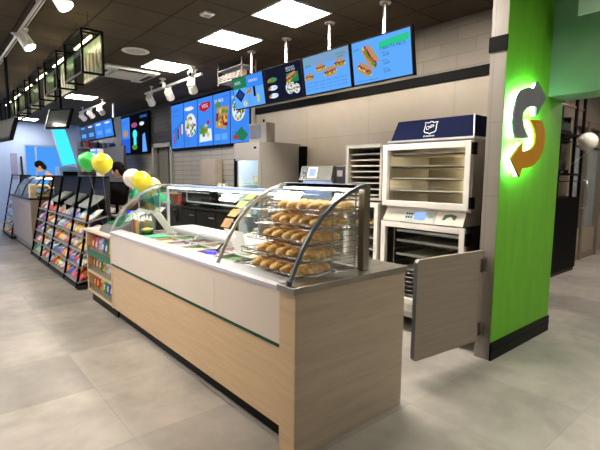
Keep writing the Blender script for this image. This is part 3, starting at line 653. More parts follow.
# loaf prototypes (axis along X), base z=0, origin at centre bottom
def loaf(seed):
    r = random.Random(seed); b = MB(); L = .30; rings = []; low = []; n = 16
    for i in range(19):
        u = i / 18; x = (u - .5) * L; e = max(.02, 1 - abs(2 * u - 1) ** 5) ** .5; j = 1 + r.uniform(-.08, .08) + .07 * math.sin(u * 21 + seed)
        ring = []
        for k in range(n):
            a = 2 * PI * k / n; yy = math.cos(a) * .047 * e * j; zz = math.sin(a)
            zz = .034 + (zz * .038 if zz > 0 else zz * .031) * e * j
            ring.append(V((x + r.uniform(-.002, .002), yy + r.uniform(-.0025, .0025), zz + r.uniform(-.0025, .0025))))
        rings.append(ring)
    b.loft(rings, M_BREAD)
    for fi in range(len(b.f)):   # pale torn sides near the bottom
        c = sum((b.v[i] for i in b.f[fi]), V()) / len(b.f[fi])
        if c.z < .028 or abs(c.x) > .132: b.fm[fi] = b.mi(M_BREADL)
    return b
lp = [loaf(s) for s in (1, 2, 3)]
protos = []
LN = ['bottom', 'second', 'third', 'fourth', 'top']
for l in range(5):
    nn = 5
    ys = [1.91 + i * .1 for i in range(nn)]
    for i, y in enumerate(ys):
        yy = y + random.uniform(-.006, .006); pos = V((XF[l] + .155 + random.uniform(-.006, .006), yy, LV[l] + .0035))
        lab = 'golden long loaf on the %s wire shelf%s, %s from the right' % (LN[l], ' from the bottom' if 0 < l < 4 else '', ORD[i])
        q = (i + l) % 3
        if len(protos) < 3 and l == 0 and i < 3:
            q = i; o = lp[i].build('bread_loaf'); o.location = pos; tag(o, lab, 'bread', 'bread loaves in the glass case'); protos.append(o)
        else:
            o = dup(protos[q], pos, lab)
        o.rotation_euler = (0, 0, random.uniform(.0, .09))

# sneeze guard over the pans
sg = thing('sneeze_guard', 'long curved glass guard with steel top bar over the food pans', 'glass guard', (1.9, 3.7, .965))
b = MB(); curved(b, YB + .02, CY1 - .02, M_GLASS, .90); b.build('curved_glass', sg)
b = MB(); b.bar(arcpts(CY1 - .01, 0, 0, .9), .016, .024, mat('pale_arch', (1, 1, 1))); b.build('end_arch', sg)
b = MB(); b.box(2.05, 2.10, YB + .02, CY1 + .25, 1.415, 1.445, M_ALU); b.build('top_bar', sg)
b = MB(); b.box(2.10, 2.40, YB + .02, CY1 - .02, 1.395, 1.405, M_GLASSH); b.build('glass_shelf', sg)
for y in (2.62, CY1 - .05):
    b = MB(); b.box(2.065, 2.09, y, y + .025, .965, 1.415, M_ALU); b.build('post', sg)
b = MB(); b.tube([(2.30, YB + .05, 1.25), (2.30, CY1 - .05, 1.25)], .008, M_ALU); b.tube([(2.30, YB + .05, 1.25), (2.30, YB + .05, 1.395)], .006, M_ALU); b.tube([(2.30, CY1 - .05, 1.25), (2.30, CY1 - .05, 1.395)], .006, M_ALU); b.build('lamp_rail', sg)
b = MB(); b.box(2.055, 2.08, YB + .1, CY1 - .1, 1.409, 1.415, glow('added_guard_strip', (.8, .92, 1.), 16)); b.build('strip_light', sg)  # strip added under the bar to brighten the food pans
# printed stickers on the arch glass
t = thing('menu_sticker', 'column of yellow and green price stickers on the glass', 'sticker', (1.65, YB + .03, 1.1))
for k, (u0, c_) in enumerate(((.0, (.30, .38, .08)), (.22, (.36, .45, .14)), (.44, (.42, .33, .10)), (.66, (.45, .26, .09)))):
    b = MB(); seg = arcpts(0, 0, .0, 1.)
    def at(u):
        s_ = u * 3.4 + 1.9; i = int(s_); f_ = s_ - i; a, c = V(seg[i]), V(seg[i + 1]); return a.lerp(c, f_)
    a = at(1 - u0 - .02); c = at(1 - u0 - .19); m_ = mat('sticker_%d' % k, c_, .5, var=.25, scale=30)
    y0, y1 = YB + .05, YB + .16
    b.hexa([(a.x - .004, y0, a.z + .004), (c.x - .004, y0, c.z + .004), (c.x - .004, y1, c.z + .004), (a.x - .004, y1, a.z + .004), (a.x - .003, y0, a.z + .006), (c.x - .003, y0, c.z + .006), (c.x - .003, y1, c.z + .006), (a.x - .003, y1, a.z + .006)], m_)
    b.build('label_patch', t)
# white cards leaning in the guard
def card(pts, label):
    p = [V(q) for q in pts]; n = (p[1] - p[0]).cross(p[3] - p[0]).normalized() * .003; b = MB(); b.hexa(p + [q + n for q in p], M_PAPER)
    tag(b.build('price_card', origin=p[3]), label, 'card', 'blank cards on the food counter')
card([(1.83, 4.60, 1.145), (1.83, 4.36, 1.155), (1.90, 4.17, .955), (1.90, 4.38, .945)], 'blank white card leaning over the pans by the balloons')
card([(1.80, 3.06, 1.13), (1.80, 2.78, 1.125), (1.82, 2.76, .96), (1.82, 2.90, .95)], 'blank white card standing next to the bread case')
card([(1.98, 2.86, 1.11), (2.02, 3.06, 1.07), (2.0, 3.16, 1.0), (1.95, 2.86, .965)], 'smaller blank white card behind the one next to the bread case')
# blue-violet light mark, modelled as a glowing flower shape over the pans
b = MB()
for k in range(6):
    a = k * PI / 3; b.ell((1.66 + .028 * math.cos(a), 3.02 + .028 * math.sin(a), .955), .024, .024, .010, mat('blue_mark_glow', (.02, .04, .9), .3, emit=(.02, .04, 1), estr=.8), 10, 6)
tag(b.build('blue_light_mark', origin=(1.66, 3.02, .945)), 'small glowing blue flower shape at the front of the pans', 'light')
# sauce bottles and small pots at the far end inside the guard
for k in range(6):
    y = 4.62 - (k % 3) * .09; x = 1.66 + (k // 3) * .09
    t = thing('sauce_bottle', 'sauce bottle, %s in the %s line at the left end of the guard' % (['leftmost', 'middle', 'rightmost'][k % 3], ['front', 'rear'][k // 3]), 'bottle', (x, y, .93), 'sauce bottles')
    c_ = [(.35, .08, .04), (.5, .4, .1), (.1, .1, .09), (.5, .48, .4), (.3, .15, .05), (.12, .2, .08)][k]
    b = MB(); b.lathe((x, y, .93), [(.026, 0), (.03, .01), (.03, .12), (.016, .15)], mat('sauce_%d' % k, c_, .35), 14); b.build('bottle_body', t)
    b = MB(); b.lathe((x, y, 1.08), [(.016, 0), (.006, .045)], M_WHITE, 12); b.build('nozzle', t)
t = thing('salad_tub', 'clear tub of green salad beside the sauce bottles', 'tub', (1.68, 4.36, .945))
b = MB(); b.lathe((1.68, 4.36, .945), [(.05, 0), (.065, .06), (.068, .062), (.062, .055), (.048, .004)], M_GLASSG, 20); b.build('tub', t)
b = MB(); b.ell((1.68, 4.36, .99), .055, .055, .03, mat('yellow_salad', (.5, .45, .08), .6, var=.4, scale=60, bump=1), 14, 8, .04); b.build('salad', t)
b = MB(); b.rbox(1.6, 1.82, 4.1, 4.27, .942, .955, mat('green_tray', (.05, .4, .2), .4), .01); tag(b.build('green_mat', origin=(1.7, 4.2, .942)), 'flat green mat next to the salad tub', 'mat')

# ------------------------------------------------------------------ snack shelf unit at counter end
SY0, SY1 = 4.80, 5.74
su = thing('snack_shelf_unit', 'oak shelf unit with three shelves of crisps at counter end', 'shelf unit', (1.7, 5.27, 0))
b = MB(); b.box(CX0, 1.95, SY0, SY0 + .03, .12, .87, M_OAK); b.box(CX0, 1.95, SY1 - .03, SY1, .12, .87, M_OAK); b.box(1.90, 1.95, SY0 + .03, SY1 - .03, .12, .87, M_OAK); b.build('carcass', su)
b = MB(); b.rbox(CX0 - .015, 2.39, SY0 - .0, SY1 + .02, .87, .90, M_CREAM, .006); b.build('top', su)
ZS = [.16, .40, .63]
for i, z in enumerate(ZS):
    b = MB(); b.box(CX0, 1.90, SY0 + .03, SY1 - .03, z - .03, z, M_OAK); b.build('shelf', su)
b = MB(); b.box(CX0 - .003, CX0, SY0 + .03, SY1 - .03, .585, .645, mat('bright_green_strip', (.005, .13, .04), .5)); b.build('green_strip', su)
b = MB(); b.box(CX0 + .05, 1.95, SY0, SY1, 0, .12, M_BLACK); b.build('kickboard', su)
for i, z in enumerate(ZS):
    b = MB(); b.box(CX0 + .004, CX0 + .01, SY0 + .03, SY1 - .03, z, z + .07, M_GLASSG); b.build('shelf_lip', su)
# bags
PAL = {'red': (.60, .03, .02), 'yellow': (.80, .55, .03), 'green': (.05, .30, .06), 'blue': (.04, .12, .50), 'orange': (.80, .25, .02), 'purple': (.22, .05, .35), 'white': (.72, .72, .70), 'pink': (.65, .15, .28), 'light blue': (.15, .42, .72), 'black': (.02, .02, .022), 'brown': (.25, .12, .05), 'cream': (.72, .6, .42)}
M_PK = {k: mat('packet_' + k.replace(' ', '_'), c, .35, var=.3, scale=14) for k, c in PAL.items()}
def bag_mb(w, h, d, m1, m2):
    """pillow bag standing upright in the YZ plane, base at z=0"""
    b = MB(); nx, nz = 8, 9; sides = []
    def P(i, j, s):
        u = i / nx * 2 - 1; v = j / nz; q = (max(0, 1 - u * u) ** .6) * (max(0, 1 - (2 * v - 1) ** 2) ** .45)
        return V((s * d / 2 * q, u * w / 2 * (1 - .06 * math.sin(v * PI)), v * h))
    for s in (-1, 1):
        vs = [P(i, j, s) for j in range(nz + 1) for i in range(nx + 1)]
        for j in range(nz):
            for i in range(nx):
                m = m2 if (2 <= i <= 5 and 3 <= j <= 5) else m1
                a = j * (nx + 1) + i; f = (a, a + 1, a + nx + 2, a + nx + 1)
                if s > 0: pass
                else: f = f[::-1]
                b.add([vs[q] for q in f], [(0, 1, 2, 3)], m, True)
    return b
BAGP = {}
def bag(col, w, h, d, x, y, z, label, cat, group, name='crisp_bag', tilt=0., rz=0.):
    key = (col, w, h, d, name); alt = {'white': 'light blue', 'yellow': 'red', 'red': 'yellow', 'green': 'white', 'blue': 'white', 'black': 'white', 'cream': 'brown', 'brown': 'cream'}.get(col, 'white')
    if key not in BAGP:
        o = bag_mb(w, h, d, M_PK[col], M_PK[alt]).build(name); BAGP[key] = o; tag(o, label, cat, group)
    else:
        o = BAGP[key].copy(); COL.objects.link(o); o['label'] = label; o['group'] = group
    o.location = (x, y, z); o.rotation_euler = (0, tilt, rz); return o
rowc = [['red', 'red', 'yellow', 'green', 'blue', 'purple', 'orange'], ['red', 'orange', 'green', 'yellow', 'white', 'purple', 'orange'], ['red', 'pink', 'white', 'blue', 'green', 'yellow', 'orange']]
for i, z in enumerate(ZS):
    for k in range(7):
        c = rowc[i][k]; y = SY1 - .095 - k * .125
        bag(c, .12, .17, .07, CX0 + .075, y, z + .003, '%s crisp bag, %s from the left on the %s oak shelf' % (c, ORD[k], ['lowest', 'middle', 'highest'][i]), 'crisp bag', 'crisp bags in the oak shelf unit', tilt=.12)
        bag(c, .12, .17, .07, CX0 + .2, y + .01, z + .003, '%s crisp bag behind the %s one from the left on the %s oak shelf' % (c, ORD[k], ['lowest', 'middle', 'highest'][i]), 'crisp bag', 'crisp bags in the oak shelf unit', tilt=.12)
# slope-fronted box on top and small glass screen
t = thing('sloped_display_box', 'grey slope-fronted box with a green glass panel', 'box', (1.75, 5.05, .90))
b = MB(); x0, x1, y0, y1 = 1.50, 1.98, 4.87, 5.36
b.hexa([(x0, y0, .9), (x1, y0, .9), (x1, y1, .9), (x0, y1, .9), (x0 + .03, y0, .955), (x1, y0, 1.14), (x1, y1, 1.14), (x0 + .03, y1, .955)], mat('smoky_grey_plastic', (.16, .16, .165), .35)); b.build('body', t, bevel=.006)
b = MB(); vv = V((x1 - x0 - .03, 0, .185)).normalized(); fr = FR((x0 + .08, y1 - .05, .985), (0, -1, 0), vv); fr.box(b, 0, .39, 0, .34, -.004, .004, mat('green_glass_panel', (.03, .16, .09), .12)); b.build('green_panel', t)
t = thing('card_terminal', 'small dark terminal with white paper beside the sloped box', 'terminal', (2.1, 5.0, .90))
b = MB(); b.hexa([(2.05, 5.0, .9), (2.25, 5.0, .9), (2.25, 5.3, .9), (2.05, 5.3, .9), (2.06, 5.0, 1.05), (2.25, 5.0, 1.2), (2.25, 5.3, 1.2), (2.06, 5.3, 1.05)], M_DGREY); b.build('body', t)
b = MB(); fr = FR((2.052, 5.29, 1.06), (0, -1, 0), (.79, 0, .61)); fr.box(b, .03, .25, 0, .16, 0, .004, M_PAPER); b.build('paper', t)

# ------------------------------------------------------------------ tiered wrap racks
RX = lambda z: 1.46 + (z - .03) * .19
LEV = [.10, .30, .50, .70, .90]
def tier_rack(y0, y1, label, posts, grp='tiered snack racks'):
    t = thing('snack_rack', label, 'rack', (1.7, (y0 + y1) / 2, 0), grp)
    for y in posts:
        b = MB(); b.bar([(RX(.03), y, .03), (RX(1.5), y, 1.5)], .024, .03, M_RUBBER); b.build('post', t)
    b = MB(); b.box(1.46, 2.0, y0, y1, .02, .06, M_DGREY); b.build('base', t)
    b = MB(); b.box(1.90, 1.93, y0, y1, .06, 1.5, M_DGREY); b.build('back_panel', t)
    b = MB(); b.box(RX(1.5) - .02, 1.93, y0, y1, 1.5, 1.52, M_RUBBER); b.build('top_bar', t)
    for z in LEV:
        b = MB(); x0 = RX(z) - .0; b.hexa([(x0, y0, z - .008), (1.9, y0, z + .072), (1.9, y1, z + .072), (x0, y1, z - .008), (x0, y0, z), (1.9, y0, z + .08), (1.9, y1, z + .08), (x0, y1, z)], M_GREY)
        b.box(x0 - .006, x0, y0, y1, z - .01, z + .014, M_GREY); b.build('sloped_shelf', t)
    return t
bays = [(6.30, 7.00, 'nearest'), (7.00, 8.06, 'second nearest'), (8.06, 8.75, 'third nearest'), (8.75, 9.60, 'fourth nearest')]
for (y0, y1, n_) in bays:
    tier_rack(y0 + .005, y1 - .005, n_ + ' sloping rack bay of wrapped snacks, black posts', (y0 + .03,) if n_ != 'fourth nearest' else (y0 + .03, y1 - .03))
rr = random.Random(11); cols = list(PAL)
for bi, (y0, y1, n_) in enumerate(bays):
    nI = max(4, int((y1 - y0) / .165))
    for li, z in enumerate(LEV):
        for k in range(nI):
            y = y0 + .09 + (y1 - y0 - .18) * (k / (nI - 1)); c = rr.choice(['white', 'light blue', 'cream', 'white', 'cream', 'blue', 'pink', 'yellow', 'purple', 'green', 'brown', 'black', 'orange', 'white', 'red', 'light blue', 'cream'])
            x = RX(z) + .03
            bag(c, .15, .23, .07, x, y, z + .026, '%s packet, %s from right, %s shelf up, %s rack bay' % (c, ORD[k], ORD[li], n_), 'snack packet', 'packets on the tiered racks', 'snack_packet', tilt=.95 + rr.uniform(-.1, .1), rz=rr.uniform(-.15, .15))
# slanted trays on top part of racks
for k, (y, l_) in enumerate(((6.65, 'right'), (7.5, 'middle'), (8.4, 'left'))):
    b = MB(); x0, x1 = RX(1.12), 1.88; b.hexa([(x0, y - .25, 1.08), (x1, y - .25, 1.22), (x1, y + .25, 1.22), (x0, y + .25, 1.08), (x0, y - .25, 1.11), (x1, y - .25, 1.25), (x1, y + .25, 1.25), (x0, y + .25, 1.11)], mat('sage_tray', (.30, .34, .30), .4))
    b.box(x0 + .02, x1, y - .245, y - .235, .98, 1.13, M_RUBBER); b.box(x0 + .02, x1, y + .235, y + .245, .98, 1.13, M_RUBBER)
    tag(b.build('slanted_tray', origin=(1.7, y, 1.08)), l_ + ' sage grey tray slanting on the upper snack racks', 'tray', 'slanting trays')

# ------------------------------------------------------------------ checkout desk behind the racks, monitor
M_DESK = mat('dark_desk', (.002, .002, .002), .4, spec=.06)
t = thing('checkout_desk', 'dark desk behind the snack racks', 'desk', (2.25, 7.3, 0))
b = MB(); b.box(2.05, 2.5, 5.95, 9.4, 0, .93, M_DESK); b.build('carcass', t); b = MB(); b.box(2.03, 2.52, 5.93, 9.42, .93, .96, M_GREY); b.build('top', t)
t = thing('till_monitor', 'black till monitor standing left of the counter glass', 'monitor', (2.19, 6.84, .96))
b = MB(); fr = FR((2.06, 7.15, 1.10), (.25, -1, 0), (.12, 0, 1)); fr.box(b, 0, .62, 0, .34, -.04, 0, M_RUBBER); b.build('casing', t)
b = MB(); fr.box(b, .02, .60, .02, .32, 0, .002, mat('black_monitor_back', (.008, .008, .009), .3)); b.build('back_cover', t)
b = MB(); b.tube([(2.19, 6.84, .96), (2.19, 6.84, 1.2)], .025, M_RUBBER); b.lathe((2.19, 6.84, .96), [(.1, 0), (.1, .012), (.03, .02)], M_RUBBER, 20); b.build('stand', t)
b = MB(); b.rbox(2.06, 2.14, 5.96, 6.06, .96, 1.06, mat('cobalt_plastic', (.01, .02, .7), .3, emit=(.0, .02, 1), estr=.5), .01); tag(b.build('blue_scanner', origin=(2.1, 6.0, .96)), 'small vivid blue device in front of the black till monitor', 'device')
# low glass till screen posts
t = thing('till_guard', 'slim steel and glass guard around the till place', 'glass guard', (1.9, 5.6, .90))
b = MB(); b.tube([(2.10, 5.70, .9), (2.10, 5.70, 1.40)], .009, M_ALU); b.tube([(2.10, 5.03, .9), (2.10, 5.03, 1.43)], .009, M_ALU); b.tube([(2.10, 5.70, 1.40), (2.10, 5.03, 1.43)], .009, M_ALU); b.build('frame', t)
b = MB(); b.box(2.098, 2.104, 5.05, 5.68, 1.0, 1.38, M_GLASSG); b.build('pane', t)

# ------------------------------------------------------------------ balloons
def balloon(c, r, col, label, foot, name='balloon'):
    t = thing(name, label, 'balloon', foot, 'balloons')
    m_ = mat('balloon_' + col[0], col[1], .22, var=.02, coat=.5)
    b = MB(); c = V(c); b.lathe(c, [(.004, -r * 1.12), (r * .25, -r * 1.02), (r * .62, -r * .78), (r * .9, -r * .4), (r, 0.02), (r * .93, r * .4), (r * .72, r * .72), (r * .4, r * .93), (r * .1, r * 1.0), (.002, r * 1.003)], m_, 28); b.build('skin', t)
    b = MB(); b.lathe(c + V((0, 0, -r * 1.12)), [(.011, -.014), (.004, 0)], m_, 10); b.build('knot', t)
    b = MB(); b.tube([c + V((0, 0, -r * 1.14)), V(foot)], .0015, M_GREY, 6); b.build('stick', t)
balloon((1.47, 5.56, 1.695), .112, ('green', (.04, .55, .10)), 'green balloon behind the yellow one, left pair', (1.62, 5.55, .90))
balloon((1.55, 5.30, 1.672), .115, ('yellow', (.86, .72, .03)), 'yellow balloon in front of the green balloon', (1.64, 5.45, .90))
balloon((1.885, 5.29, 1.505), .112, ('white', (.88, .80, .76)), 'white balloon half hidden behind a yellow balloon', (1.98, 5.42, .90))
balloon((1.90, 5.05, 1.478), .112, ('yellow', (.86, .72, .03)), 'yellow balloon overlapping the white balloon above the counter glass', (2.02, 5.1, 1.13))
balloon((2.14, 5.33, 1.415), .10, ('pale_yellow', (.72, .70, .25)), 'small pale yellow balloon low behind the glass guard', (2.16, 5.33, 1.2))

# ------------------------------------------------------------------ half-height gate
g0 = V((3.565, 1.79, 0)); g1 = V((2.72, 1.875, 0)); L = (g1 - g0).length
gt = thing('swing_gate', 'grey oak half-height gate hinged on the green pillar', 'gate', g0)
ud = (g1 - g0).normalized(); nd = V((ud.y, -ud.x, 0))
fr = FR(g1, -ud, (0, 0, 1)); b = MB()
fr.poly(b, [(.0, .185), (.02, .165), (L - .02, .165), (L - .02, .945), (.02, .945), (0, .925)], -.016, .016, M_OAKG); b.build('panel', gt)
b = MB(); fr.box(b, -.003, .001, .19, .92, -.017, .017, mat('grey_edge_band', (.13, .14, .16), .4)); b.build('edge_band', gt)
for z in (.27, .82):
    b = MB(); fr.box(b, L - .06, L - .008, z - .055, z + .055, .016, .026, M_DSTEEL); p = fr.p(L - .006, 0, .02); b.tube([p + V((0, 0, z - .06)), p + V((0, 0, z + .06))], .011, M_DSTEEL, 10); b.build('hinge', gt)

# ------------------------------------------------------------------ baking oven and prover
XO = 3.60; OY0, OY1 = 1.955, 2.905
ov = thing('bread_oven', 'tall stacked oven and prover with white framed glass doors, navy banner', 'oven', (4.0, 2.43, 0))
def shell(b, x0, x1, y0, y1, z0, z1, m, w=.03):
    b.box(x0, x1, y0, y0 + w, z0, z1, m); b.box(x0, x1, y1 - w, y1, z0, z1, m); b.box(x0, x1, y0 + w, y1 - w, z1 - w, z1, m); b.box(x0, x1, y0 + w, y1 - w, z0, z0 + w, m); b.box(x1 - w, x1, y0 + w, y1 - w, z0 + w, z1 - w, m)
b = MB(); shell(b, XO + .04, 4.36, OY0 + .01, OY1 - .01, 1.24, 1.885, M_SATIN); b.build('oven_body', ov)
b = MB(); shell(b, XO + .04, 4.36, OY0 + .01, OY1 - .01, .22, 1.10, M_DSTEEL); b.build('prover_body', ov)
def gdoor(b, x, y0, y1, z0, z1, w, m):
    for q in ((y0, y0 + w, z0, z1), (y1 - w, y1, z0, z1), (y0 + w, y1 - w, z0, z0 + w), (y0 + w, y1 - w, z1 - w, z1)): b.box(x - .03, x + .012, *q, m)
M_DOORF = mat('white_door_frame', (.72, .69, .64), .4, .0, var=.03)
d = MB(); gdoor(d, XO, OY0, OY1, 1.262, 1.868, .055, M_DOORF); od = d.build('oven_door', ov, bevel=.004)
b = MB(); b.box(XO - .012, XO - .006, OY0 + .05, OY1 - .05, 1.31, 1.82, M_GLASS); b.build('door_glass', od)
for z in (1.33, 1.80):
    b = MB(); b.box(XO - .028, XO + .04, OY0 - .022, OY0 + .0, z - .05, z + .05, M_RUBBER); b.build('hinge', od)
d = MB(); gdoor(d, XO, OY0 + .02, OY1, .30, 1.105, .055, M_DOORF); pd = d.build('prover_door', ov, bevel=.004)
b = MB(); b.box(XO - .012, XO - .006, OY0 + .07, OY1 - .05, .35, 1.06, M_GLASS); b.build('door_glass', pd)
b = MB(); b.box(XO - .028, XO + .04, OY0 - .004, OY0 + .02, .95, 1.06, M_RUBBER); b.build('hinge', pd)
# control panel (sloped)
b = MB(); y0, y1 = OY0 + .05, OY1 - .02
b.hexa([(XO - .03, y0 - .01, 1.115), (XO + .3, y0 - .01, 1.115), (XO + .3, y1, 1.115), (XO - .03, y1, 1.115), (XO + .025, y0, 1.245), (XO + .3, y0, 1.245), (XO + .3, y1 - .02, 1.245), (XO + .025, y1 - .02, 1.245)], M_SATIN); cp = b.build('control_panel', ov)
vv = V((.055, 0, .13)).normalized(); fr = FR((XO - .03, y1 - .01, 1.115), (0, -1, 0), vv)
b = MB(); fr.box(b, .24, .58, .018, .118, .0, .004, mat('panel_membrane', (.38, .46, .44), .3)); fr.box(b, .36, .48, .03, .11, .004, .006, glow('oven_display', (.25, .38, .75), .8))
for k in range(3):
    for q in range(2): fr.box(b, .262 + k * .028, .280 + k * .028, .04 + q * .035, .06 + q * .035, .004, .006, M_DGREY)
text(b, fr, 'duke', .50, .055, .03, .0062, mat('panel_grey_print', (.12, .15, .15), .5), .065); b.build('display', cp)
b = MB(); fr.box(b, .60, .88, .004, .128, .0, .003, mat('cream_label', (.62, .55, .48), .4)); 
pts = [(.66, .045), (.68, .10), (.74, .112), (.80, .10), (.79, .055), (.77, .06), (.75, .085), (.71, .075), (.69, .05)]
fr.poly(b, pts, .003, .005, mat('leaf_green_emblem', (.02, .10, .05), .5)); b.build('label_plate', cp)
# banner
b = MB(); bt = .055
b.hexa([(XO + .0, 1.95, 1.905), (XO + .35, 1.95, 1.905), (XO + .35, 2.835, 1.905), (XO, 2.835, 1.905), (XO + bt, 1.985, 2.095), (XO + .30, 1.985, 2.095), (XO + .30, 2.79, 2.095), (XO + bt, 2.79, 2.095)], M_NAVY)
bn = b.build('banner', ov)
b = MB(); b.box(XO - .02, XO + .4, 1.94, 2.86, 1.885, 1.905, M_ALU)
b.bar([(XO - .004, 1.95, 1.905), (XO + bt - .004, 1.983, 2.097)], .01, .008, M_ALU); b.build('banner_trim', bn)
vv = V((bt, 0, .19)).normalized(); fr = FR((XO, 2.40, 1.905), (0, -1, 0), vv); b = MB(); wm = mat('banner_white_print', (.75, .76, .8), .5)
S_ = [(-.07, .165), (-.03, .160), (0, .172), (.03, .160), (.07, .165), (.062, .145), (.066, .075), (.05, .06), (.02, .056), (0, .043), (-.02, .056), (-.05, .06), (-.066, .075), (-.062, .145)]
fr.poly(b, S_, .002, .004, wm); fr.poly(b, [(x * .9, .108 + (y - .108) * .89) for x, y in S_], .004, .005, M_NAVY)
text(b, fr, 'Otis', -.038, .083, .036, .0062, wm, .085, .45); text(b, fr, 'SPUNKMEYER', -.06, .02, .014, .0042, wm, .12); b.build('shield_emblem', bn)
# interior racks, trays, lamps
M_TRAY = mat('warm_tray', (.66, .60, .48), .35, .5)
for z in (1.40, 1.52, 1.64, 1.76):
    b = MB(); b.box(XO + .06, 4.2, OY0 + .05, OY1 - .05, z, z + .012, M_TRAY); b.box(XO + .06, XO + .072, OY0 + .05, OY1 - .05, z, z + .022, M_TRAY); b.build('oven_tray', ov)
for i, z in enumerate((.62, .76, .90, 1.0)):
    b = MB(); b.box(XO + .06, 4.2, OY0 + .12, OY1 - .14, z, z + .008, M_TRAY); b.box(XO + .055, XO + .065, OY0 + .12, OY1 - .14, z, z + .024, M_ALU); b.build('prover_tray', ov)
b = MB()
for k in range(13):
    z = .36 + k * .045
    for y in (OY0 + .09, OY1 - .09): b.tube([(XO + .08, y, z), (4.2, y, z)], .005, M_WIRE, 6)
    if k < 6:
        b.tube([(XO + .08, OY0 + .09, z), (XO + .08, OY1 - .09, z)], .005, M_WIRE, 6)
for y in (OY0 + .09, OY1 - .09): b.tube([(XO + .08, y, .3), (XO + .08, y, 1.05)], .007, M_WIRE, 6)
b.build('wire_guides', ov)
for z in (1.46, 1.71):
    b = MB(); b.lathe((4.30, 2.33, z), [(.05, 0), (.045, -.02), (.015, -.03)], glow('oven_lamp', (1., .85, .55), 25), 16, 'x'); b.build('oven_lamp', ov)
b = MB(); b.box(XO + .02, 4.36, OY0 + .02, OY1 - .02, .15, .22, M_STEEL); b.box(XO - .02, XO + .05, OY0 + .02, OY1 - .02, .22, .295, M_ALU); b.build('base', ov)
for x in (XO + .08, 4.28):
    for y in (OY0 + .1, OY1 - .1):
        b = MB(); b.lathe((x, y, .06), [(.055, -.018), (.06, 0), (.055, .018)], M_RUBBER, 18, 'y'); b.box(x - .02, x + .02, y - .03, y + .03, .10, .15, M_STEEL); b.box(x - .015, x + .015, y + .02, y + .026, .05, .12, M_STEEL); b.box(x - .015, x + .015, y - .026, y - .02, .05, .12, M_STEEL); b.build('caster', ov)
# loaves on prover-left cabinet --------------------------------------------------
pc = thing('tray_cabinet', 'steel tray cabinet with many runners left of the oven', 'cabinet', (3.95, 3.2, 0))
b = MB(); PY0, PY1 = 2.955, 3.435
shell(b, XO + .0, 4.3, PY0, PY1, .12, 1.28, M_SATIN); shell(b, XO + .02, 4.3, PY0, PY1, 1.30, 1.885, M_SATIN); b.build('body', pc)
b = MB(); b.box(XO - .02, XO + .02, PY0, PY1, 1.855, 1.89, M_SATIN); b.box(XO - .02, XO + .02, PY1 - .035, PY1, 1.30, 1.855, M_SATIN); b.build('upper_frame', pc)
b = MB(); gdoor(b, XO, PY0, PY1, .20, 1.275, .045, M_DOORF); b.build('lower_door', pc)
for k in range(8):
    b = MB(); z = 1.35 + k * .062; b.box(XO + .03, 4.2, PY0 + .03, PY1 - .03, z, z + .014, M_TRAY if k in (5, 7) else M_SATIN); b.build('tray', pc)
for k in range(6):
    b = MB(); z = .4 + k * .12; b.box(XO + .05, 4.2, PY0 + .04, PY1 - .04, z, z + .012, M_SATIN); b.build('lower_tray', pc)
b = MB()
for x in (XO + .06, 4.22):
    for y in (PY0 + .05, PY1 - .05): b.lathe((x, y, .05), [(.05, -.015), (.05, .015)], M_RUBBER, 14, 'y'); b.box(x - .012, x + .012, y - .012, y + .012, .05, .125, M_STEEL)
b.build('casters', pc)
for k in range(4):
    dup(protos[k % 3], (XO + .22, 3.03 + k * .1, 1.0125), 'loaf on a tray in the low cabinet beside the oven, %s from the right' % ORD[k], group='loaves in the tray cabinet')

# toaster oven on stand
M_CP = mat('brushed_panel', (.45, .44, .42), .25, .9)
t = thing('countertop_oven', 'compact steel oven with small square screen left of the tray cabinet', 'oven', (3.95, 3.86, 1.0))
b = MB(); b.rbox(3.66, 4.3, 3.72, 4.27, 1.0, 1.50, M_STEEL, .012); b.build('body', t)
b = MB(); b.hexa([(3.62, 3.71, 1.50), (4.2, 3.71, 1.50), (4.2, 4.28, 1.50), (3.62, 4.28, 1.50), (3.66, 3.71, 1.675), (4.2, 3.71, 1.675), (4.2, 4.28, 1.675), (3.66, 4.28, 1.675)], M_CP); b.build('control_hood', t)
b = MB(); fr = FR((3.62, 4.28, 1.50), (0, -1, 0), V((.04, 0, .175)).normalized()); fr.box(b, .15, .31, .03, .165, 0, .005, M_WHITE); fr.box(b, .17, .29, .05, .145, .005, .007, glow('pale_display', (.35, .45, .65), .8)); b.build('display', t)
b = MB(); fr.oval(b, .075, .095, .014, .018, 0, .012, mat('blue_knob', (.02, .05, .25), .3)); b.build('knob', t)
b = MB(); b.box(3.63, 3.66, 3.74, 4.25, 1.42, 1.46, M_DGREY); b.build('handle', t)
b = MB(); b.rbox(3.68, 4.3, 3.47, 3.70, 1.0, 1.67, mat('dark_brown_unit', (.012, .008, .007), .4), .01); b.box(3.674, 3.68, 3.58, 3.66, 1.55, 1.62, M_GREY)
tag(b.build('dark_appliance', origin=(3.95, 3.58, 1.0)), 'dark brown appliance between the compact oven and tray cabinet', 'appliance')
t = thing('steel_bench', 'steel bench carrying the compact oven', 'bench', (4.0, 4.0, 0))
b = MB(); b.box(3.64, 4.38, 3.46, 4.95, .95, 1.0, M_STEEL); b.build('top', t)
for x in (3.68, 4.3):
    for y in (3.5, 4.9):
        b = MB(); b.box(x, x + .04, y - .02, y + .02, 0, .95, M_STEEL); b.build('leg', t)
b = MB(); b.box(3.68, 4.34, 3.5, 4.9, .3, .33, M_STEEL); b.build('lower_shelf', t)

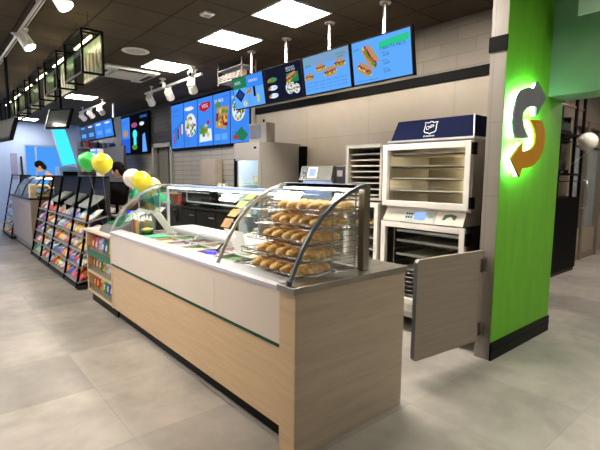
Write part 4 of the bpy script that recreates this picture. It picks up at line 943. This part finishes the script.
# ------------------------------------------------------------------ fridge
FY0, FY1, FX = 5.13, 5.80, 3.60
fg = thing('drinks_fridge', 'tall grey glass-door fridge with bright blue-white inside', 'fridge', (4.0, 5.45, 0))
b = MB(); shell(b, FX + .05, 4.36, FY0, FY1, .1, 2.03, M_GREY, .035); b.box(FX, FX + .05, FY0, FY1, 1.80, 2.03, M_GREY); b.box(FX, FX + .05, FY0, FY1, .1, .25, M_GREY); b.build('body', fg)
b = MB(); b.box(FX + .06, 4.32, FY0 + .036, FY0 + .042, .14, 1.9, mat('fridge_liner', (.75, .78, .82), .4)); b.box(4.31, 4.325, FY0 + .04, FY1 - .04, .14, 1.9, MATS['fridge_liner']); b.box(FX + .06, 4.32, FY1 - .042, FY1 - .036, .14, 1.9, MATS['fridge_liner']); b.build('liner', fg)
b = MB(); b.box(FX + .002, FX + .03, FY1 - .045, FY1, .26, 1.80, M_RUBBER); b.box(FX + .002, FX + .03, FY0, FY0 + .03, .26, 1.80, M_GREY); b.box(FX + .002, FX + .03, FY0 + .03, FY1 - .045, 1.77, 1.80, M_GREY); b.box(FX + .002, FX + .03, FY0 + .03, FY1 - .045, .26, .30, M_GREY)
fd = b.build('door', fg); b = MB(); b.box(FX + .012, FX + .018, FY0 + .03, FY1 - .045, .3, 1.77, M_GLASS); b.build('door_glass', fd)
b = MB(); b.box(FX - .006, FX, 5.2, 5.26, 1.93, 1.96, M_RUBBER); b.build('thermostat', fg)
b = MB(); b.box(FX + .07, FX + .10, FY0 + .06, FY1 - .06, 1.84, 1.86, glow('fridge_lamp', (.7, .85, 1.), 22)); b.build('lamp', fg)
for z in (.3, .62, .94, 1.2, 1.42):
    b = MB(); b.box(FX + .13, 4.3, FY0 + .045, FY1 - .075, z, z + .01, M_GLASSH); b.build('shelf', fg)
k = 0
for z, cs in ((1.211, ('red', 'red')), (1.431, ('yellow', 'cream')), (.951, ('white', 'light blue', 'white')), (.631, ('green', 'white'))):
    for i, c in enumerate(cs):
        b = MB(); y = 5.2 + i * .17; b.rbox(FX + .14, FX + .34, y, y + .14, z, z + .13, M_PK[c], .015); b.box(FX + .137, FX + .14, y + .03, y + .11, z + .03, z + .09, M_PK['white'])
        tag(b.build('food_tub', origin=(FX + .24, y + .07, z)), '%s tub on the %s fridge shelf, %s from the right' % (c, ORD[[1.431, 1.211, .951, .631].index(z)], ORD[i]), 'tub', 'tubs in the fridge')
# control box standing on the fridge
b = MB(); b.rbox(3.74, 3.9, 5.16, 5.60, 2.031, 2.31, M_GREY, .01); b.box(3.734, 3.74, 5.3, 5.57, 2.09, 2.28, M_DSTEEL); b.tube([(3.8, 5.3, 2.31), (3.8, 5.3, 2.36)], .015, M_RUBBER)
tag(b.build('control_box', origin=(3.78, 5.4, 2.031)), 'grey metal box standing on top of the fridge', 'box')
b = MB(); b.box(4.30, 4.395, 5.02, 5.10, .0, 1.99, M_RUBBER); tag(b.build('cable_duct', origin=(4.35, 5.06, 0)), 'narrow black duct on the wall right of the fridge', 'duct')

# ------------------------------------------------------------------ dark back units left of the fridge
t = thing('back_counter', 'black back counter running under the pale tiles', 'counter', (4.0, 7.6, 0))
b = MB(); b.box(3.78, 4.36, 5.9, 9.6, .08, .93, M_BLACK); b.build('carcass', t)
b = MB(); b.box(3.74, 4.40, 5.88, 9.62, .93, .965, M_DGREY); b.build('worktop', t)
for k in range(5):
    y = 5.93 + k * .735; b = MB(); b.box(3.76, 3.78, y, y + .70, .12, .90, mat('black_door', (.02, .019, .018), .35)); dd = b.build('door', t)
    b = MB(); b.box(3.735, 3.76, y + .05, y + .2, .80, .815, M_ALU); b.build('handle', dd)
def toaster(y0, y1, label):
    t = thing('sandwich_toaster', label, 'toaster', (4.0, (y0 + y1) / 2, .965), 'black sandwich toasters')
    b = MB(); b.rbox(3.78, 4.32, y0, y1, .99, 1.33, M_BLACK, .02); b.build('body', t)
    b = MB(); b.box(3.765, 3.78, y0 + .08, y1 - .08, 1.03, 1.20, M_DGREY); b.build('oven_door', t)
    b = MB(); b.tube([(3.75, y0 + .1, 1.235), (3.75, y1 - .1, 1.235)], .01, M_ALU); b.build('handle', t)
    b = MB(); fr = FR((3.76, y1 - .02, 1.25), (0, -1, 0), V((.5, 0, .6)).normalized()); fr.box(b, 0, .28, 0, .15, 0, .006, mat('mint_panel', (.30, .45, .36), .3)); fr.box(b, .02, .26, .02, .07, .006, .008, mat('brown_print', (.3, .12, .08), .5)); b.build('mint_panel', t)
    for y in (y0 + .05, y1 - .05):
        b = MB(); b.lathe((3.83, y, .965), [(.02, 0), (.02, .026)], M_RUBBER, 10); b.lathe((4.27, y, .965), [(.02, 0), (.02, .026)], M_RUBBER, 10); b.build('foot', t)
toaster(6.75, 8.0, 'wide black toaster with mint panel at the middle of the back counter')
toaster(5.95, 6.6, 'black toaster with mint panel close to the fridge')
for k, (y, c, w) in enumerate(((8.2, 'red', .18), (8.55, 'brown', .3), (8.95, 'cream', .2), (9.3, 'green', .4))):
    b = MB(); b.rbox(3.85, 4.15, y, y + w * .8, .966, .966 + .16 + .03 * k, M_PK[c], .01); tag(b.build('storage_tub', origin=(4, y, .966)), c + ' tub on the back counter left of the wide toaster', 'tub', 'tubs on the back counter')
b = MB(); b.rbox(4.24, 4.40, 7.5, 8.1, 1.36, 1.85, mat('beige_board', (.42, .36, .29), .5), .006); tag(b.build('soap_dispenser', origin=(4.3, 7.8, 1.36)), 'beige square box on the pale tiled wall under the five-panel screen', 'box')
for y in (6.9, 7.1): 
    b = MB(); b.lathe((4.1, y, 1.331), [(.04, 0), (.045, .06), (.02, .08)], M_WHITE, 14); tag(b.build('white_cup', origin=(4.1, y, 1.331)), 'white cup on the wide black toaster, %s one' % ('right' if y < 7 else 'left'), 'cup', 'cups on the toaster')

# ------------------------------------------------------------------ arrow sign on the green pillar
t = thing('arrow_sign', 'backlit sign of a grey and an orange arrow forming an S', 'sign', (4.0, 1.69, 1.6))
fr = FR((3.63, 1.692, 1.60), (1, 0, 0), (0, 0, 1))
def arc(cx, cy, rx, ry, a0, a1, n=12): return [(cx + rx * math.cos(math.radians(a0 + (a1 - a0) * i / n)), cy + ry * math.sin(math.radians(a0 + (a1 - a0) * i / n))) for i in range(n + 1)]
# upper grey arrow: bends from lower middle up and to the right
grey = [(0.259, 0.286), (0.02, 0.269), (-0.025, 0.338), (-0.04, 0.412), (-0.03, 0.498), (0.0, 0.569), (0.035, 0.622), (0.086, 0.659), (0.183, 0.688), (0.324, 0.7), (0.373, 0.761), (0.562, 0.648), (0.376, 0.474), (0.363, 0.554), (0.266, 0.548), (0.172, 0.518), (0.122, 0.48), (0.116, 0.43), (0.147, 0.374), (0.2, 0.328)]
# lower orange arrow: half turn
orng = [(0.245, 0.438), (0.507, 0.45), (0.573, 0.375), (0.593, 0.291), (0.57, 0.204), (0.496, 0.116), (0.378, 0.056), (0.259, 0.035), (0.166, 0.031), (0.13, -0.042), (-0.045, 0.107), (0.134, 0.244), (0.154, 0.175), (0.237, 0.179), (0.33, 0.204), (0.383, 0.248), (0.387, 0.31), (0.337, 0.378)]
M_SG = mat('sign_grey_face', (.17, .175, .20), .6, spec=.06); M_SO = mat('sign_orange_face', (.45, .21, .015), .6, spec=.06)
M_HALO = glow('sign_halo_led', (.36, 1., .48), 17.)
def tri_poly(b, pts, c0, c1, m, side=None):
    """concave outline with thickness"""
    from mathutils.geometry import tessellate_polygon
    n = len(pts); tris = tessellate_polygon([[V((x, y, 0)) for x, y in pts]])
    vs = [fr.p(x, y, c0) for x, y in pts] + [fr.p(x, y, c1) for x, y in pts]
    area = sum(pts[i][0] * pts[(i + 1) % n][1] - pts[(i + 1) % n][0] * pts[i][1] for i in range(n))
    b.add(vs, [tuple(n + i for i in t_) for t_ in tris] + [tuple(t_[::-1]) for t_ in tris], m)
    b.add(vs, [(i, (i + 1) % n, n + (i + 1) % n, n + i) for i in range(n)], side or m)
def inset(pts, k):
    n = len(pts); out = []; ar = sum(pts[i][0] * pts[(i + 1) % n][1] - pts[(i + 1) % n][0] * pts[i][1] for i in range(n)); s = 1 if ar > 0 else -1
    for i in range(n):
        a, c, e = V(pts[i - 1]), V(pts[i]), V(pts[(i + 1) % n]); d1 = (c - a).normalized(); d2 = (e - c).normalized(); nn = V((-(d1.y + d2.y), d1.x + d2.x)); nn = nn.normalized() if nn.length > 1e-6 else V((0, 0))
        out.append(tuple(c + nn * k * s))
    return out
for pts, m_, nm in ((grey, M_SG, 'grey_arrow'), (orng, M_SO, 'orange_arrow')):
    b = MB(); tri_poly(b, pts, .055, .075, m_); ar = b.build(nm, t)
    b = MB(); tri_poly(b, inset(pts, .006), .022, .055, M_HALO); b.build('led_backing', ar)

# hanging sign in front of bulkhead
t = thing('hanging_sign', 'plain pale sign board hanging at the top right corner', 'sign', (4.2, .9, 2.9))
b = MB(); b.box(4.19, 4.205, -.1, 1.42, 2.885, 3.08, mat('pale_sign_face', (.62, .68, .64), .4)); b.build('board', t)
for y in (.2, 1.33):
    b = MB(); b.tube([(4.2, y, 3.08), (4.2, y, CZ)], .008, M_ALU); b.build('hanger', t)

# ------------------------------------------------------------------ planter divider, right
M_DK = mat('matt_black_wood', (.002, .002, .002), .55, spec=.06)
t = thing('planter_divider', 'black open shelf divider with closed base right of the green pillar', 'shelf unit', (7.5, 2.8, 0))
b = MB(); b.box(6.2, 8.38, 2.6, 2.98, .06, 1.25, M_DK); b.build('base_cabinet', t)
b = MB(); b.box(6.2, 8.38, 2.62, 2.98, 0, .06, M_DGREY); b.build('kickboard', t)
for x in (6.2, 7.98, 8.34):
    for y in (2.6, 2.94):
        b = MB(); b.box(x, x + .04, y, y + .04, 1.25, 2.95, M_DK); b.build('upright', t)
for z in (1.60, 2.22):
    b = MB(); b.box(6.24, 8.34, 2.6, 2.98, z, z + .035, M_DK); b.box(6.24, 8.34, 2.6, 2.62, z - .10, z - .085, M_DK); b.build('shelf', t)
b = MB(); b.box(6.24, 8.34, 2.62, 2.66, 2.66, 2.69, mat('copper_bar', (.18, .09, .06), .4)); b.build('copper_bar', t)
for i, z in enumerate((1.636, 2.256)):
    g = thing('grass_planter', 'dark grass planter on the %s black divider shelf' % ['lower', 'upper'][i], 'plant', (7.1, 2.78, z), 'grass planters')
    b = MB(); b.box(6.4, 7.95, 2.66, 2.9, z, z + .05, M_DK); b.build('trough', g)
    b = MB(); rr = random.Random(i); mg = mat('dark_grass', (.012, .022, .010), .6)
    for k in range(900):
        x = rr.uniform(6.42, 7.93); y = rr.uniform(2.67, 2.89); h = rr.uniform(.10, .20); dx = rr.uniform(-.03, .03); dy = rr.uniform(-.03, .03); w = .009
        b.add([(x - w, y, z + .05), (x + w, y, z + .05), (x + dx, y + dy, z + .05 + h)], [(0, 1, 2)], mg)
    o = b.build('grass', g); o['kind'] = 'stuff'
balloon((7.62, 2.32, 2.10), .14, ('dim_white', (.62, .58, .52)), 'pale balloon tied at the black shelf divider, far right', (7.4, 2.58, 1.64))
# glass door beyond
b = MB(); dm = mat('brown_door_frame', (.16, .13, .10), .45); X0, X1 = 8.62, 10.4
for x in (X0, 9.5, X1): b.box(x, x + .1, 2.88, 3.04, 0, 2.6, dm)
for z in (0, 2.15, 2.5): b.box(X0, X1, 2.9, 3.04, z, z + .12, dm)
b.box(X0 + .1, X1, 2.92, 3.04, .12, .6, mat('taupe_panel', (.25, .21, .16), .5)); struct('door_2', b)
b = MB(); b.box(X0 + .1, X1, 2.96, 2.97, .6, 2.15, glass('dusky_glass', (.7, .72, .7), .6, .15)); b.build('pane', bpy.data.objects['door_2'])
b = MB(); b.tube([(9.35, 2.86, 1.0), (9.35, 2.80, 1.03), (9.35, 2.80, 1.5), (9.35, 2.86, 1.53)], .014, M_STEEL); b.build('handle', bpy.data.objects['door_2'])

# ------------------------------------------------------------------ far left: second counter, racks, wall things
t = thing('far_counter', 'taupe fronted far counter beyond the snack racks', 'counter', (1.8, 10.7, 0))
M_FC = wood('taupe_laminate', (.27, .215, .16), (.32, .26, .195))
b = MB(); b.box(1.5, 2.2, 9.66, 12.0, .16, 1.05, M_FC); b.build('front_panel', t)
b = MB(); b.box(1.55, 2.2, 9.66, 12.0, 0, .16, M_BLACK)
for k in range(14): b.box(1.54, 1.55, 9.75 + k * .16, 9.85 + k * .16, .04, .12, M_GREY)
b.build('vented_base', t)
b = MB(); b.box(1.47, 2.22, 9.64, 12.02, 1.05, 1.08, M_DGREY); b.build('worktop', t)
t = thing('hot_food_case', 'glass food case glowing yellow on the far counter', 'display case', (1.85, 10.8, 1.08))
b = MB(); P = [(1.52, 1.08), (1.60, 1.28), (1.72, 1.43), (1.86, 1.50)]
for i in range(3):
    b.hexa([(P[i][0], 9.8, P[i][1]), (P[i + 1][0], 9.8, P[i + 1][1]), (P[i + 1][0], 11.7, P[i + 1][1]), (P[i][0], 11.7, P[i][1]), (P[i][0] + .006, 9.8, P[i][1] - .004), (P[i + 1][0] + .006, 9.8, P[i + 1][1] - .004), (P[i + 1][0] + .006, 11.7, P[i + 1][1] - .004), (P[i][0] + .006, 11.7, P[i][1] - .004)], M_GLASSG)
b.build('curved_glass', t)
b = MB()
for y in (9.8, 10.75, 11.7): b.bar([(x, y, z) for x, z in P] + [(2.1, y, 1.5), (2.1, y, 1.08)], .02, .02, M_DGREY)
b.build('frame', t)
b = MB(); b.box(1.62, 2.1, 9.82, 11.68, 1.25, 1.262, M_GREY); b.build('shelf', t)
b = MB(); b.box(1.9, 1.93, 9.9, 11.6, 1.44, 1.46, glow('warm_case_light', (1., .85, .45), 9)); b.build('strip_light', t)
rr = random.Random(5)
for k in range(12):
    y = 9.9 + (k % 6) * .3; z = 1.262 if k >= 6 else 1.081; b = MB(); b.ell((1.8, y, z + .035), .09, .09, .035, mat('pastry', (.65, .5, .15), .6, var=.4, scale=40), 12, 8, .04)
    tag(b.build('pastry', origin=(1.8, y, z)), 'yellow brown pastry in the far glowing case, %s from the right on the %s level' % (ORD[k % 6], 'upper' if k >= 6 else 'lower'), 'pastry', 'pastries in the far case')
b = MB(); b.rbox(1.5, 1.62, 9.68, 9.78, 1.081, 1.35, M_PK['cream'], .01); tag(b.build('paper_box', origin=(1.56, 9.73, 1.081)), 'upright cream box on the near end of the far counter', 'box')
tier_rack(12.15, 13.6, 'distant snack rack at the left edge of the photo, behind the far counter', (12.18, 13.57))
for li, z in enumerate(LEV):
    for k in range(6):
        c = rr.choice(['white', 'light blue', 'red', 'brown', 'black', 'cream', 'yellow']); bag(c, .18, .22, .06, RX(z) + .03, 12.28 + k * .235, z + .018, '%s packet, %s from right, %s shelf up, distant left rack' % (c, ORD[k], ORD[li]), 'snack packet', 'packets on the distant rack', 'snack_packet', tilt=1.1)
# upright coloured flower tubs on far-left counter top
t = thing('yellow_tub', 'yellow and orange tub beside the far glowing case', 'tub', (1.6, 12.0, 1.08)); b = MB(); b.lathe((1.75, 11.85, 1.08), [(.08, 0), (.1, .2), (.09, .2)], M_PK['yellow'], 16); b.build('tub', t)
# items on far wall
b = MB(); b.box(2.16, 2.34, 16.97, 16.999, 1.35, 2.2, mat('lilac_notice', (.22, .22, .34), .5)); tag(b.build('wall_notice', origin=(2.25, 16.98, 1.35)), 'narrow dark lilac panel on the far wall left of the window', 'panel')
b = MB(); b.tube([(2.5, 16.9, 0.0), (2.44, 16.9, 2.1)], .03, M_DGREY); tag(b.build('leaning_pole', origin=(2.5, 16.9, 1.1)), 'thin dark pole against the far wall beside the window', 'pole')
# cyan banner
t = thing('hanging_banner', 'bright cyan lit banner hanging in the far left aisle', 'banner', (3.05, 14, 1.75))
b = MB(); b.hexa([(3.02, 14.0, 1.78), (3.38, 14.0, 1.85), (3.38, 14.03, 1.85), (3.02, 14.03, 1.78), (2.80, 14.0, 2.78), (3.13, 14.0, 2.80), (3.13, 14.03, 2.80), (2.80, 14.03, 2.78)], SCY); b.build('lit_face', t)
b = MB(); b.bar([(3.01, 14.015, 1.76), (2.785, 14.015, 2.80)], .04, .02, M_ALU, (0, 1, 0)); b.tube([(2.95, 14.015, 2.80), (2.95, 14.015, CZ)], .006, M_ALU); b.build('edge_strip', t)
t = thing('chiller_cabinet', 'pale lit chiller cabinet beneath the cyan banner', 'cabinet', (3.4, 14.6, 0))
b = MB(); b.box(3.05, 3.75, 14.5, 15.1, 0, 1.75, mat('pale_blue_cabinet', (.45, .6, .8), .4)); b.build('body', t)
for z in (.6, 1.0, 1.4):
    b = MB(); b.box(3.12, 3.7, 14.485, 14.5, z, z + .22, M_RUBBER); b.build('opening', t)
# product wall shelves (pinkish, at px 75-100)
t = thing('wall_shelf_unit', 'tall shelves of small goods behind the green balloon', 'shelf unit', (3.9, 13.2, 0))
b = MB(); b.box(3.3, 4.35, 13.5, 13.55, 0, 2.45, mat('mauve_panel', (.34, .28, .32), .6)); b.build('back_panel', t)
for z in (.3, .9, 1.25, 1.6, 1.95, 2.25):
    b = MB(); b.box(3.3, 4.35, 13.15, 13.5, z, z + .03, M_GREY); b.build('shelf', t)
k = 0
for z in (1.281, 1.631, 1.981, 2.281):
    for i in range(7):
        c = ['pink', 'black', 'white', 'black', 'red', 'blue', 'white'][(i * 3 + int(z * 10)) % 7]; x = 3.36 + i * .14
        b = MB(); b.lathe((x, 13.25, z), [(.035, 0), (.035, .13), (.015, .17), (.015, .2)], M_PK[c], 12)
        tag(b.build('drinks_bottle', origin=(x, 13.25, z)), '%s bottle, %s from the left on the %s shelf up behind the balloons' % (c, ORD[i], {1.281: 'third', 1.631: 'fourth', 1.981: 'fifth', 2.281: 'top'}[z]), 'bottle', 'bottles on the far shelves')
# grey partition with white notice
t = thing('grey_partition', 'dark grey upright panel behind the bending worker', 'partition', (3.6, 11.4, 0))
b = MB(); b.box(3.58, 3.64, 10.60, 12.1, 0, 2.22, mat('graphite_panel', (.075, .072, .07), .5)); b.build('panel', t)
b = MB(); b.box(3.40, 3.60, 12.1, 12.16, 0, 2.20, M_WHITE); b.build('white_post', t)
b = MB(); b.box(3.37, 3.41, 12.03, 12.5, 1.93, 2.2, SB2); b.box(3.365, 3.37, 12.05, 12.48, 2.14, 2.19, SW); b.build('lit_notice', t)
# dark hanging fixtures at upper left
def hang(y, x, z0, z1, label, dx, L_):
    t = thing('hanging_display', label, 'display', (x, y, z0), 'displays hung in the left aisle')
    fr = FR((x, y + L_ / 2, z0), (dx, -1, 0), (.28, 0, 1)); b = MB(); h = z1 - z0; fr.box(b, 0, L_, 0, h, -.05, 0, M_RUBBER); b.build('casing', t)
    b = MB(); fr.box(b, .03, L_ - .03, .03, h - .03, 0, .004, mat('dull_screen_glass', (.10, .105, .10), .12)); b.build('screen', t)
    b = MB(); b.tube([fr.p(L_ / 2, h * .6, -.06), V((fr.p(L_ / 2, h * .6, -.06).x, fr.p(L_ / 2, h * .6, -.06).y, CZ))], .022, M_RUBBER, 10); b.build('ceiling_pole', t)
    b = MB(); fr.box(b, -.02, .0, 0, h, -.055, .004, M_ALU); b.build('side_trim', t)
hang(8.9, 1.72, 2.36, 2.72, 'dark tilted display on a black pole above the far counter', .5, .55)
hang(7.35, .80, 2.0, 2.3, 'dark tilted display cut off by the left edge', .1, .8)

# ------------------------------------------------------------------ people
M_SKIN = mat('skin', (.42, .24, .16), .5, var=.05); M_HAIR = mat('black_hair', (.004, .0035, .003), .9, var=.3, scale=60, bump=.5, spec=.08)
M_SHIRT = mat('green_shirt', (.01, .36, .14), .7, var=.12, scale=6, bump=.2); M_TROU = mat('black_trousers', (.015, .015, .017), .7); M_SHIRT2 = mat('charcoal_shirt', (.03, .03, .035), .7)
def skin(name, verts, edges, radii, m, parent, org, sub=2, root=0):
    me = bpy.data.meshes.new(name); me.from_pydata([tuple(V(v) - V(org)) for v in verts], edges, []); me.materials.append(m)
    o = bpy.data.objects.new(name, me); COL.objects.link(o); o.parent = parent
    md = o.modifiers.new('skin', 'SKIN'); md.use_smooth_shade = True
    if not me.skin_vertices: me.attributes
    for i, sv in enumerate(me.skin_vertices[0].data):
        r = radii[i]; sv.radius = r if isinstance(r, tuple) else (r, r); sv.use_root = (i == root)
    s = o.modifiers.new('sub', 'SUBSURF'); s.levels = sub; s.render_levels = sub
    ORG[o.name] = V(org); return o
def person(foot, joints, label, shirt, face, hairlen=.0):
    """joints: dict of world points"""
    t = thing('person', label, 'person', foot); J = {k: V(v) for k, v in joints.items()}; org = foot
    names = ['pelvis', 'waist', 'chest', 'neck', 'head_base', 'shL', 'elL', 'wrL', 'shR', 'elR', 'wrR', 'hipL', 'knL', 'anL', 'toL', 'hipR', 'knR', 'anR', 'toR']
    E = [('pelvis', 'waist'), ('waist', 'chest'), ('chest', 'neck'), ('neck', 'head_base'), ('chest', 'shL'), ('shL', 'elL'), ('elL', 'wrL'), ('chest', 'shR'), ('shR', 'elR'), ('elR', 'wrR'), ('pelvis', 'hipL'), ('hipL', 'knL'), ('knL', 'anL'), ('anL', 'toL'), ('pelvis', 'hipR'), ('hipR', 'knR'), ('knR', 'anR'), ('anR', 'toR')]
    R = dict(pelvis=.13, waist=.12, chest=.135, neck=.055, head_base=.06, shL=.06, elL=.042, wrL=.03, shR=.06, elR=.042, wrR=.03, hipL=.085, knL=.06, anL=.042, toL=.04, hipR=.085, knR=.06, anR=.042, toR=.04)
    body = skin('body', [J[n] for n in names], [(names.index(a), names.index(c)) for a, c in E], [R[n] for n in names], M_SKIN, t, org)
    hn = ['pelvis', 'waist', 'chest', 'neckb', 'shL', 'elL', 'shR', 'elR']; J['neckb'] = J['chest'].lerp(J['neck'], .6)
    he = [('pelvis', 'waist'), ('waist', 'chest'), ('chest', 'neckb'), ('chest', 'shL'), ('shL', 'elL'), ('chest', 'shR'), ('shR', 'elR')]
    rr_ = dict(pelvis=.155, waist=.145, chest=.16, neckb=.075, shL=.075, elL=.058, shR=.075, elR=.058)
    skin('shirt', [J[n] for n in hn], [(hn.index(a), hn.index(c)) for a, c in he], [rr_[n] for n in hn], shirt, t, org)
    tn = ['pelvis', 'hipL', 'knL', 'anL', 'hipR', 'knR', 'anR']; te = [('pelvis', 'hipL'), ('hipL', 'knL'), ('knL', 'anL'), ('pelvis', 'hipR'), ('hipR', 'knR'), ('knR', 'anR')]
    skin('trousers', [J[n] for n in tn], [(tn.index(a), tn.index(c)) for a, c in te], [.145, .105, .078, .06, .105, .078, .06], M_TROU, t, org)
    # head
    c = J['head']; f = V(face).normalized(); s_ = f.cross(V((0, 0, 1))).normalized(); u = s_.cross(f)
    q = Matrix(((s_.x, f.x, u.x, c.x), (s_.y, f.y, u.y, c.y), (s_.z, f.z, u.z, c.z), (0, 0, 0, 1)))
    h = MB(); h.ell((0, 0, .0), .075, .092, .115, M_SKIN, 20, 14); h.ell((0, .092, -.015), .014, .02, .026, M_SKIN, 10, 8); h.ell((0, .045, -.07), .045, .045, .035, M_SKIN, 12, 8)
    for sx in (-1, 1): h.ell((sx * .076, -.005, -.01), .012, .022, .032, M_SKIN, 8, 8); h.ell((sx * .03, .083, .012), .013, .008, .008, M_WHITE, 8, 6); h.ell((sx * .03, .0895, .012), .006, .004, .006, M_HAIR, 8, 6)
    h.ell((0, .086, -.052), .024, .008, .007, mat('lips', (.35, .12, .1), .5), 10, 6); h.xform(q); h.build('head', t)
    h = MB(); h.ell((0, -.018, .028), .088, .098, .110, M_HAIR, 20, 12, .015); h.ell((0, -.05, -.03), .08, .065, .09, M_HAIR, 16, 10, .015); h.xform(q); h.build('hair', t)
    # hands: palm + five fingers each
    for sd in ('L', 'R'):
        w = J['wr' + sd]; d = (w - J['el' + sd]).normalized(); a = d.cross(V((0, 0, 1))).normalized(); hb = MB()
        hb.tube([w - d * .01, w + d * .03, w + d * .085], [.026, .036, .034], M_SKIN, 10)
        for k, fl in enumerate((.062, .075, .08, .07)):
            p = w + d * .08 + a * (k - 1.5) * .019; hb.tube([p, p + d * fl * .5 + V((0, 0, -.006)), p + d * fl * .8 + V((0, 0, -.03))], [.0095, .009, .007], M_SKIN, 8)
        p = w + d * .03 - a * .03 * (1 if sd == 'L' else -1); hb.tube([p, p + d * .03 - a * .025 * (1 if sd == 'L' else -1), p + d * .06 - a * .03 * (1 if sd == 'L' else -1)], [.012, .011, .009], M_SKIN, 8)
        hb.build('hand', t)
    return t
# worker bending forward over the till desk, head to the left
person((2.900, 6.820, 0.000), dict(pelvis=(2.920, 6.620, 1.000), waist=(2.800, 6.690, 1.120), chest=(2.560, 6.850, 1.310), neck=(2.410, 6.970, 1.460), head_base=(2.360, 7.020, 1.530), head=(2.300, 7.070, 1.610),
    shL=(2.440, 6.690, 1.350), elL=(2.360, 6.550, 1.150), wrL=(2.240, 6.720, 1.000), shR=(2.660, 7.070, 1.350), elR=(2.540, 7.270, 1.150), wrR=(2.340, 7.220, 1.000),
    hipL=(2.870, 6.510, 0.950), knL=(2.870, 6.490, 0.500), anL=(2.900, 6.470, 0.090), toL=(2.800, 6.530, 0.050), hipR=(2.990, 6.730, 0.950), knR=(2.990, 6.750, 0.500), anR=(3.010, 6.730, 0.090), toR=(2.910, 6.790, 0.050)),
    'worker in a green shirt with dark hair bending forward behind the counter', M_SHIRT, (-.7, .6, -.45))
X, Y = 1.95 + .45, 11.35
hx, hy = 2.42, 11.3
person((hx, hy, 0), dict(pelvis=(hx, hy, .93), waist=(hx - .02, hy, 1.08), chest=(hx - .14, hy, 1.34), neck=(hx - .27, hy, 1.52), head_base=(hx - .34, hy, 1.60), head=(hx - .44, hy, 1.705),
    shL=(hx - .16, hy - .2, 1.40), elL=(hx - .22, hy - .26, 1.22), wrL=(hx - .3, hy - .18, 1.14), shR=(hx - .16, hy + .2, 1.40), elR=(hx - .22, hy + .26, 1.22), wrR=(hx - .3, hy + .18, 1.14),
    hipL=(hx, hy - .1, .89), knL=(hx, hy - .11, .52), anL=(hx + .02, hy - .11, .09), toL=(hx - .11, hy - .12, .05), hipR=(hx, hy + .1, .89), knR=(hx, hy + .11, .52), anR=(hx + .02, hy + .11, .09), toR=(hx - .11, hy + .12, .05)),
    'person with dark hair standing behind the far glowing food case', M_SHIRT2, (-.8, .3, -.7))

# ------------------------------------------------------------------ world, camera
w = bpy.data.worlds.new('world'); bpy.context.scene.world = w; w.use_nodes = True
bg = w.node_tree.nodes['Background']; bg.inputs[0].default_value = (.07, .32, .92, 1); bg.inputs[1].default_value = .55
fill = bpy.data.lights.new('blue_fill_light', 'AREA'); fill.shape = 'RECTANGLE'; fill.size = 6.0; fill.size_y = 2.5; fill.energy = 170; fill.color = (.35, .52, 1.)  # unseen blue fill, added just inside the left opening
wo = bpy.data.objects.new('added_blue_fill', fill); COL.objects.link(wo); wo.location = (-4.97, 13.7, 1.6); wo.rotation_euler = (0, -PI / 2, 0)

cam = bpy.data.cameras.new('camera'); co = bpy.data.objects.new('camera', cam); COL.objects.link(co)
cam.sensor_width = 36; cam.lens = 440 / 600 * 36; cam.clip_end = 100
f_ = 440.; VL = V((-76 - 300, -(172.5 - 225), -f_)); VR = V((819 - 300, -(181 - 225), -f_))
Yc = VL.normalized(); Xc = (VR - Yc * VR.dot(Yc)).normalized(); Zc = Xc.cross(Yc)
R = Matrix((Xc, Yc, Zc)).to_4x4(); R.translation = (0, 0, 1.55); co.matrix_world = R
sc = bpy.context.scene; sc.camera = co
sc.view_settings.view_transform = 'Standard'; sc.view_settings.look = 'None'; sc.view_settings.gamma = 1; sc.view_settings.exposure = 0.98; sc.view_settings.use_curve_mapping = False
sc.cycles.use_denoising = True; sc.cycles.max_bounces = 8; sc.cycles.transparent_max_bounces = 16; sc.cycles.sample_clamp_indirect = 8
